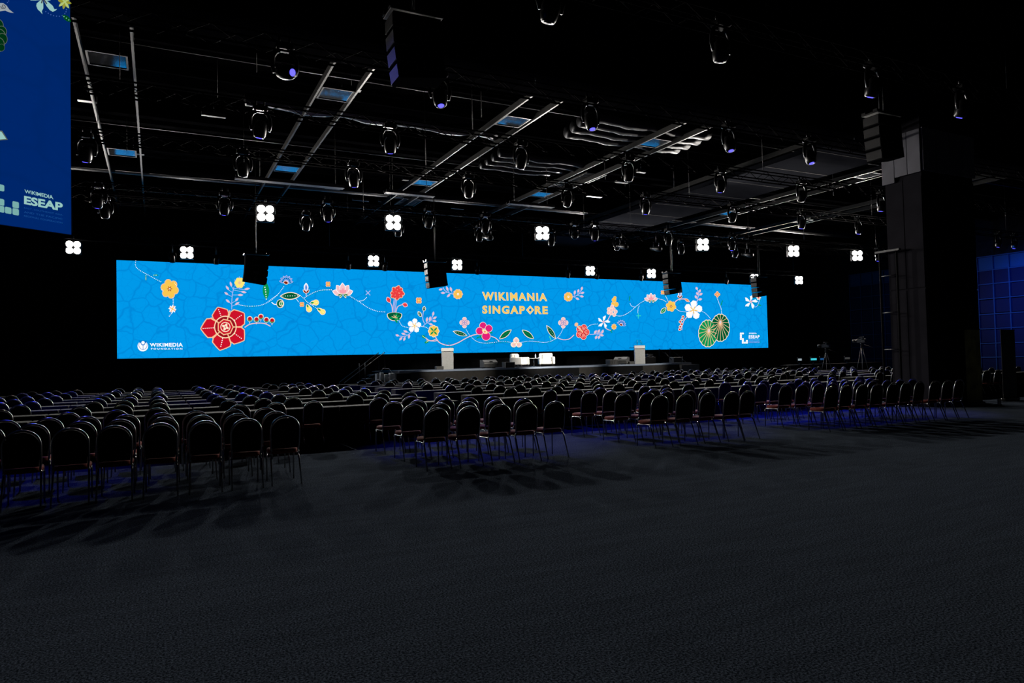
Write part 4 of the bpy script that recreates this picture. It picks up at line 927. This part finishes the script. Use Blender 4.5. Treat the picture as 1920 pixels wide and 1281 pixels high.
# ================================================================== HANGING LOUDSPEAKERS
def array(x, y, ztop, rz, n, label, w_=.5, hc=.295, dp=.92):
    t = thing('line_array', label, 'loudspeaker', (x, y, ztop), rz, 'hanging loudspeaker arrays')
    tilt = R(1); z = 0; yoff = 0
    fr = MB(); fr.box((0, 0, .04), (w_, dp + .1, .05), bev=.01)
    for s_ in (-1, 1): fr.box((s_ * w_ * .35, -dp * .5, .08), (.12, .14, .06))
    fr.build('rigging_frame', M['steel'], t)
    for s_ in (-1, 1): MB().tube([(s_ * .06, 0, .06), (s_ * .06, 0, ZC - ztop)], .012, 5).build('hoist_cable', M['steel'], t)
    for k in range(n):
        tf = Matrix.Translation((0, yoff, z)) @ Matrix.Rotation(tilt, 4, 'X')
        c_ = MB(); b_ = w_ / 2
        poly = [(-b_, -.02), (b_, -.02), (b_ * .97, -hc), (-b_ * .97, -hc)]
        c_.prism(poly, dp, 0, tf @ Matrix.Translation((0, -dp / 2, 0))); cab = c_.build('cabinet', M['boxpaint'], t)
        g = MB(); g.prism([(-b_ * .92, -.04), (b_ * .92, -.04), (b_ * .9, -hc + .03), (-b_ * .9, -hc + .03)], .02, 0, tf @ Matrix.Translation((0, -dp / 2 - .02, 0))); g.build('front_grille', M['grille'], cab)
        for s_ in (-1, 1): MB().box((s_ * (b_ + .005), 0, -hc * .5), (.02, .2, .08), tf=tf).build('side_handle', M['plastic'], cab)
        z -= hc * math.cos(tilt); yoff += hc * math.sin(tilt) * 1.0; tilt += R(2.6)
    return t
array(4.35, 12.3, 8.12, R(-90), 4, 'large black hanging loudspeaker edged with blue light, nearest the camera')
array(17.9, 12.3, 8.15, R(-90), 4, 'black hanging loudspeaker silhouetted against the column top')
array(3.85, 31.5, 6.45, R(90), 4, 'black loudspeaker array hanging over the left part of the LED wall')
array(12.0, 31.5, 6.5, R(-90), 4, 'black loudspeaker array hanging between two white lamps, left of the lettering')
array(26.5, 31.5, 6.5, R(-90), 4, 'black loudspeaker array hanging over the right half of the LED wall')
array(33.4, 31.5, 6.5, R(-90), 4, 'black loudspeaker array hanging at the right end of the LED wall')

# ================================================================== TABLES
ROWY = [14.94 + 2.11 * k for k in range(9)]
TL = 2.75
secs = [('left section', -7.53, 5), ('centre section', 7.35, 5), ('far right section', 22.6, 4)]
def table_meshes():
    tp = MB().box((0, .26, .765), (TL - .03, .52, .03), bev=.008)
    sk = MB(); vs = []; fs = []; L_ = TL / 2 - .02
    loop = []
    nx = 40
    for i in range(nx): loop.append((-L_ + 2 * L_ * i / nx, .0))
    for i in range(8): loop.append((L_, .52 * i / 8))
    for i in range(nx): loop.append((L_ - 2 * L_ * i / nx, .52))
    for i in range(8): loop.append((-L_, .52 - .52 * i / 8))
    n = len(loop)
    for j, (z, amp) in enumerate(((.765, 0), (.73, .003), (.35, .010), (.015, .018))):
        for i, (x, y) in enumerate(loop):
            wv = amp * math.sin(i * 1.7) + amp * .6 * math.sin(i * .61)
            ox = (1 if x > L_ - .01 else -1 if x < -L_ + .01 else 0) * (wv + .004); oy = (-1 if y < .01 else 1 if y > .51 else 0) * (wv + .004)
            vs.append((x + ox, y + oy, z))
    for j in range(3):
        for i in range(n):
            l = (i + 1) % n; fs.append([j * n + l, j * n + i, (j + 1) * n + i, (j + 1) * n + l])
    sk.add(vs, fs, 0, True)
    return tp.mesh('table_top', M['table_top']), sk.mesh('cloth_skirt', M['cloth'])
tt_me, ts_me = table_meshes()
RW = ['last', 'second-last', 'third-last', 'fourth-last', 'middle', 'fourth', 'third', 'second', 'front']
for k, y in enumerate(ROWY):
    for sname, xs, n in secs:
        vis = []
        for i in range(n):
            x = xs + TL * (i + .5); pr = [project((x + dx, y, .75)) for dx in (-TL / 2, 0, TL / 2)]
            if any(p and -10 < p[0] < 1930 for p in pr): vis.append(x)
        for i, x in enumerate(vis):
            t = put('draped_table', tt_me, None, (x, y, 0))
            tag(t, 'black-draped long table, %s table row, %s from the left in the %s' % (RW[k], ORD[i], sname), 'table', 'black-draped tables')
            put('cloth_skirt', ts_me, t)

# ================================================================== CHAIRS
def chair_parts():
    P = []
    # seat cushion
    n = 20; pl = []
    for i in range(n):
        t = 2 * math.pi * i / n; c_, s_ = math.cos(t), math.sin(t); e = .45
        pl.append((abs(c_) ** e * math.copysign(1, c_) * (.190 if s_ < 0 else .205), abs(s_) ** e * math.copysign(1, s_) * .212))
    b = MB(); vs = []; fs = []
    prof = ((.425, .93), (.432, .99), (.47, 1.0), (.486, .96), (.494, .80))
    for z, k in prof: vs += [(x * k, y * k + .01, z) for x, y in pl]
    vs.append((0, .01, .498))
    for j in range(len(prof) - 1):
        for i in range(n): l = (i + 1) % n; fs.append([j * n + i, j * n + l, (j + 1) * n + l, (j + 1) * n + i])
    for i in range(n): fs.append([(len(prof) - 1) * n + i, (len(prof) - 1) * n + (i + 1) % n, len(vs) - 1])
    fs.append(list(range(n - 1, -1, -1))); b.add(vs, fs, 0, True); P.append(('seat', b, 'fabric_seat'))
    # arched back outline (x, z)
    def outline(w_, z0, z1, m=14):
        o = [(-w_ * .94, z0), (-w_ * .99, z0 + .10)]
        zc = z1 - w_ * 1.0
        for i in range(m + 1):
            t = math.pi * (1 - i / m); o.append((w_ * math.cos(t), zc + (z1 - zc) * math.sin(t) ** .92))
        return o + [(w_ * .99, z0 + .10), (w_ * .94, z0)]
    lean = lambda z: -.195 - max(0, z - .46) * .16
    ol = outline(.183, .500, .936); b = MB(); m = len(ol)
    vs = []
    for dy, k in ((.030, .93), (.018, 1.0), (-.012, 1.0), (-.020, .96)):
        vs += [(x * k, lean(z) + dy, .72 + (z - .72) * k) for x, z in ol]
    fs = [list(range(m)), list(range(4 * m - 1, 3 * m - 1, -1))]
    for j in range(3):
        for i in range(m): l = (i + 1) % m; fs.append([j * m + l, j * m + i, (j + 1) * m + i, (j + 1) * m + l])
    b.add(vs, fs[:2], 0, False); b2 = MB(); b.add(vs, fs[2:], 0, True); P.append(('backrest', b, 'fabric_back'))
    fo = [(x, z) for x, z in outline(.195, .46, .955)]
    b = MB().tube([(x, lean(z), z) for x, z in fo], .0135, 8); P.append(('back_frame', b, 'chair_metal'))
    for s_ in (-1, 1):
        b = MB().tube([(s_ * .190, .205, .40), (s_ * .190, .18, .415), (s_ * .190, 0, .418), (s_ * .190, -.18, .418), (s_ * .186, -.195, .46)], .012, 7); P.append(('seat_rail', b, 'chair_metal'))
        b = MB().tube([(s_ * .190, .205, .40), (s_ * .190, .212, .36), (s_ * .190, .222, 0)], [.012, .012, .010], 7); P.append(('leg', b, 'chair_metal'))
        b = MB().tube([(s_ * .190, -.16, .418), (s_ * .192, -.20, .37), (s_ * .200, -.345, 0)], [.012, .012, .010], 7); P.append(('leg', b, 'chair_metal'))
    return P
CP = chair_parts()
part_me = [(n_, b.mesh(n_, M[m_])) for n_, b, m_ in CP]
mats3 = ['fabric_seat', 'fabric_back', 'chair_metal']
whole = MB()
for n_, b, m_ in CP:
    o = len(whole.v); whole.v += b.v; whole.f += [[i + o for i in f] for f in b.f]; whole.m += [mats3.index(m_)] * len(b.f); whole.s += b.s
whole_me = whole.mesh('banquet_chair', [M[m_] for m_ in mats3])

SEATS = []   # (x, y, row text, block text, index in row, detailed)
def jit(a): return random.uniform(-a, a)
THR = [(10.33, 'last chair row'), (11.53, 'second-last chair row'), (12.78, 'third-last chair row')]
BLK = [('left block', [-3.08 + .525 * i for i in range(-1, 10)]), ('block right of the main aisle', [3.91, 4.43, 4.97, 5.51, 6.07]),
       ('block by the table ends', [8.35, 8.92, 9.48, 10.04, 10.53]), ('block before the column', [12.92 + .515 * i for i in range(10)])]
OWN = {(1, 0): 5}
for (y, rn) in THR:
    for bn_, xs in BLK: SEATS.append(('T', y, rn, bn_, xs))
TOFF = {'left section': (.70, 1.38, 2.06), 'centre section': (.94, 1.66, 2.36), 'far right section': (.70, 1.38, 2.06)}
for k, y in enumerate(ROWY):
    for sname, xs, n in secs:
        X = []
        for i in range(n):
            for o in TOFF[sname]: X.append(xs + TL * i + o)
        SEATS.append(('D', y - .60, '%s table row' % RW[k], sname, X))
pl_ = []
for kind, y, rn, bn_, xs in SEATS:
    vis = [x for x in xs if (lambda p: p and -45 < p[0] < 1965)(project((x, y, .7)))]
    for i, x in enumerate(vis):
        xx, yy = x + jit(.03), y + jit(.04 if kind == 'T' else .07); rz = R(jit(2.5 if kind == 'T' else 7))
        z = project((xx, yy, .5))[2]
        pl_.append((z, xx, yy, rz, kind, rn, bn_, i, len(vis)))
# seats in front of and inside the column stay free
pl_ = [p for p in pl_ if not (20.0 < p[1] < 23.7 and 12.2 < p[2] < 14.9)]
pl_.sort()
far = MB(); used_far = 0
for q, (z, x, y, rz, kind, rn, bn_, i, nv) in enumerate(pl_):
    mw = Matrix.Translation((x, y + .21, 0)) @ Matrix.Rotation(rz, 4, 'Z')
    if q >= 300:
        far.add(whole.v, whole.f, 0, False, mw); k0 = len(far.m) - len(whole.f); far.m[k0:] = whole.m; far.s[k0:] = whole.s; continue
    pos = ('%s from the left' % ORD[i]) if i < len(ORD) else 'at the right end'
    lb = 'round-backed banquet chair, %s, %s, %s' % (rn, bn_, pos)
    if kind == 'T' or q < 110:
        o = thing('banquet_chair', lb, 'chair', (x, y + .21, 0), rz, 'banquet chairs')
        for n_, me in part_me: put(n_, me, o)
    else:
        o = put('banquet_chair', whole_me, None, (x, y + .21, 0)); o.rotation_euler = (0, 0, rz); tag(o, lb, 'chair', 'banquet chairs')
fo = far.build('distant_chairs', [M[m_] for m_ in mats3]); tag(fo, 'distant banquet chairs filling the rows close to the stage', 'chairs', None, 'stuff')

# ================================================================== FAR RIGHT: CAMERAS, DESK, ROLL-UPS
def tripod_camera(x, y, h, rz, label):
    t = thing('tripod_camera', label, 'video camera', (x, y, 0), rz)
    for k in range(3):
        an = R(90 + 120 * k); MB().tube([(.03 * math.cos(an), .03 * math.sin(an), h - .25), (.5 * math.cos(an), .5 * math.sin(an), .02)], [.022, .014], 6).build('leg', M['steel'], t)
    MB().lathe([(.06, h - .27), (.07, h - .2), (.05, h - .05), (.09, h)], 12).build('fluid_head', M['blackmetal'], t)
    MB().tube([(.05, -.05, h - .05), (.1, -.55, h - .25)], .012, 6).build('pan_handle', M['steel'], t)
    bd_ = MB().box((0, 0, h + .13), (.16, .48, .22), bev=.02).build('camera_body', M['plastic'], t)
    MB().lathe([(.07, 0), (.075, .12), (.09, .16), (.09, .26), (.0, .25)], 14, 0, Matrix.Translation((0, .24, h + .13)) @ Matrix.Rotation(R(-90), 4, 'X')).build('zoom_lens', M['plastic'], bd_)
    MB().box((-.14, -.12, h + .24), (.12, .1, .1), bev=.01).build('viewfinder', M['plastic'], bd_); MB().tube([(0, -.15, h + .24), (0, -.12, h + .34), (0, .14, h + .34), (0, .16, h + .24)], .012, 6).build('carry_handle', M['blackmetal'], bd_)
tripod_camera(34.5, 25.4, 2.2, R(6), 'video camera on tall tripod right of the seating, nearer the column'); tripod_camera(35.0, 28.1, 2.0, R(8), 'lower video camera on tripod further from the column')
t = thing('control_desk', 'black draped control desk with small lit screens behind the tripods', 'desk', (40.5, 32.0, 0))
MB().box((0, 0, .98), (9, .8, .05)).build('desk_top', M['cloth'], t); MB().box((0, -.38, .5), (9, .04, .95)).build('front_cloth', M['cloth'], t)
for k, (dx, w_, c_, s_) in enumerate(((-3.2, .34, (.6, .75, .8), .5), (-1.9, .55, (.05, .65, .75), .9), (-1.1, .34, (.02, .12, .35), .5), (1.4, .5, (.2, .2, .2), .2))):
    mo = MB().box((dx, 0, 1.30), (w_ + .06, .06, .34), bev=.01).build('monitor', M['plastic'], t); MB().box((dx, .0, 1.05), (.06, .12, .12)).build('stand', M['plastic'], mo)
    MB().box((dx, -.034, 1.33), (w_, .006, .13)).build('display', emis('display_%d' % k, c_, s_), mo)
def rollup(x, y, rz, label, rgb, seed):
    t = thing('rollup_banner', label, 'banner', (x, y, 0), rz, 'roll-up banners')
    m_ = mat('banner_print', rgb, .7, noise=(2.5 + seed, .7))
    MB().box((0, 0, 1.19), (.85, .012, 2.2)).build('printed_panel', m_, t); MB().box((0, 0, .05), (.9, .16, .1), bev=.02).build('base', M['steel'], t)
    MB().tube([(0, .04, .1), (0, .04, 2.3)], .012, 6).build('pole', M['steel'], t); MB().box((0, 0, 2.3), (.87, .03, .03)).build('top_rail', M['steel'], t)
rollup(22.05, 12.5, R(3), 'yellowish roll-up banner standing in front of the column', (.30, .25, .06), 0)
rollup(24.7, 12.9, R(2), 'dark roll-up banner before the blue window wall', (.012, .012, .014), 2)
t = thing('floor_sign', 'tiny pale sign on the floor by the column base', 'sign', (22.2, 11.9, 0)); MB().box((0, 0, .13), (.16, .02, .16)).build('plate', M['vest'], t); MB().box((0, .03, .025), (.18, .12, .05)).build('foot', M['blackmetal'], t)
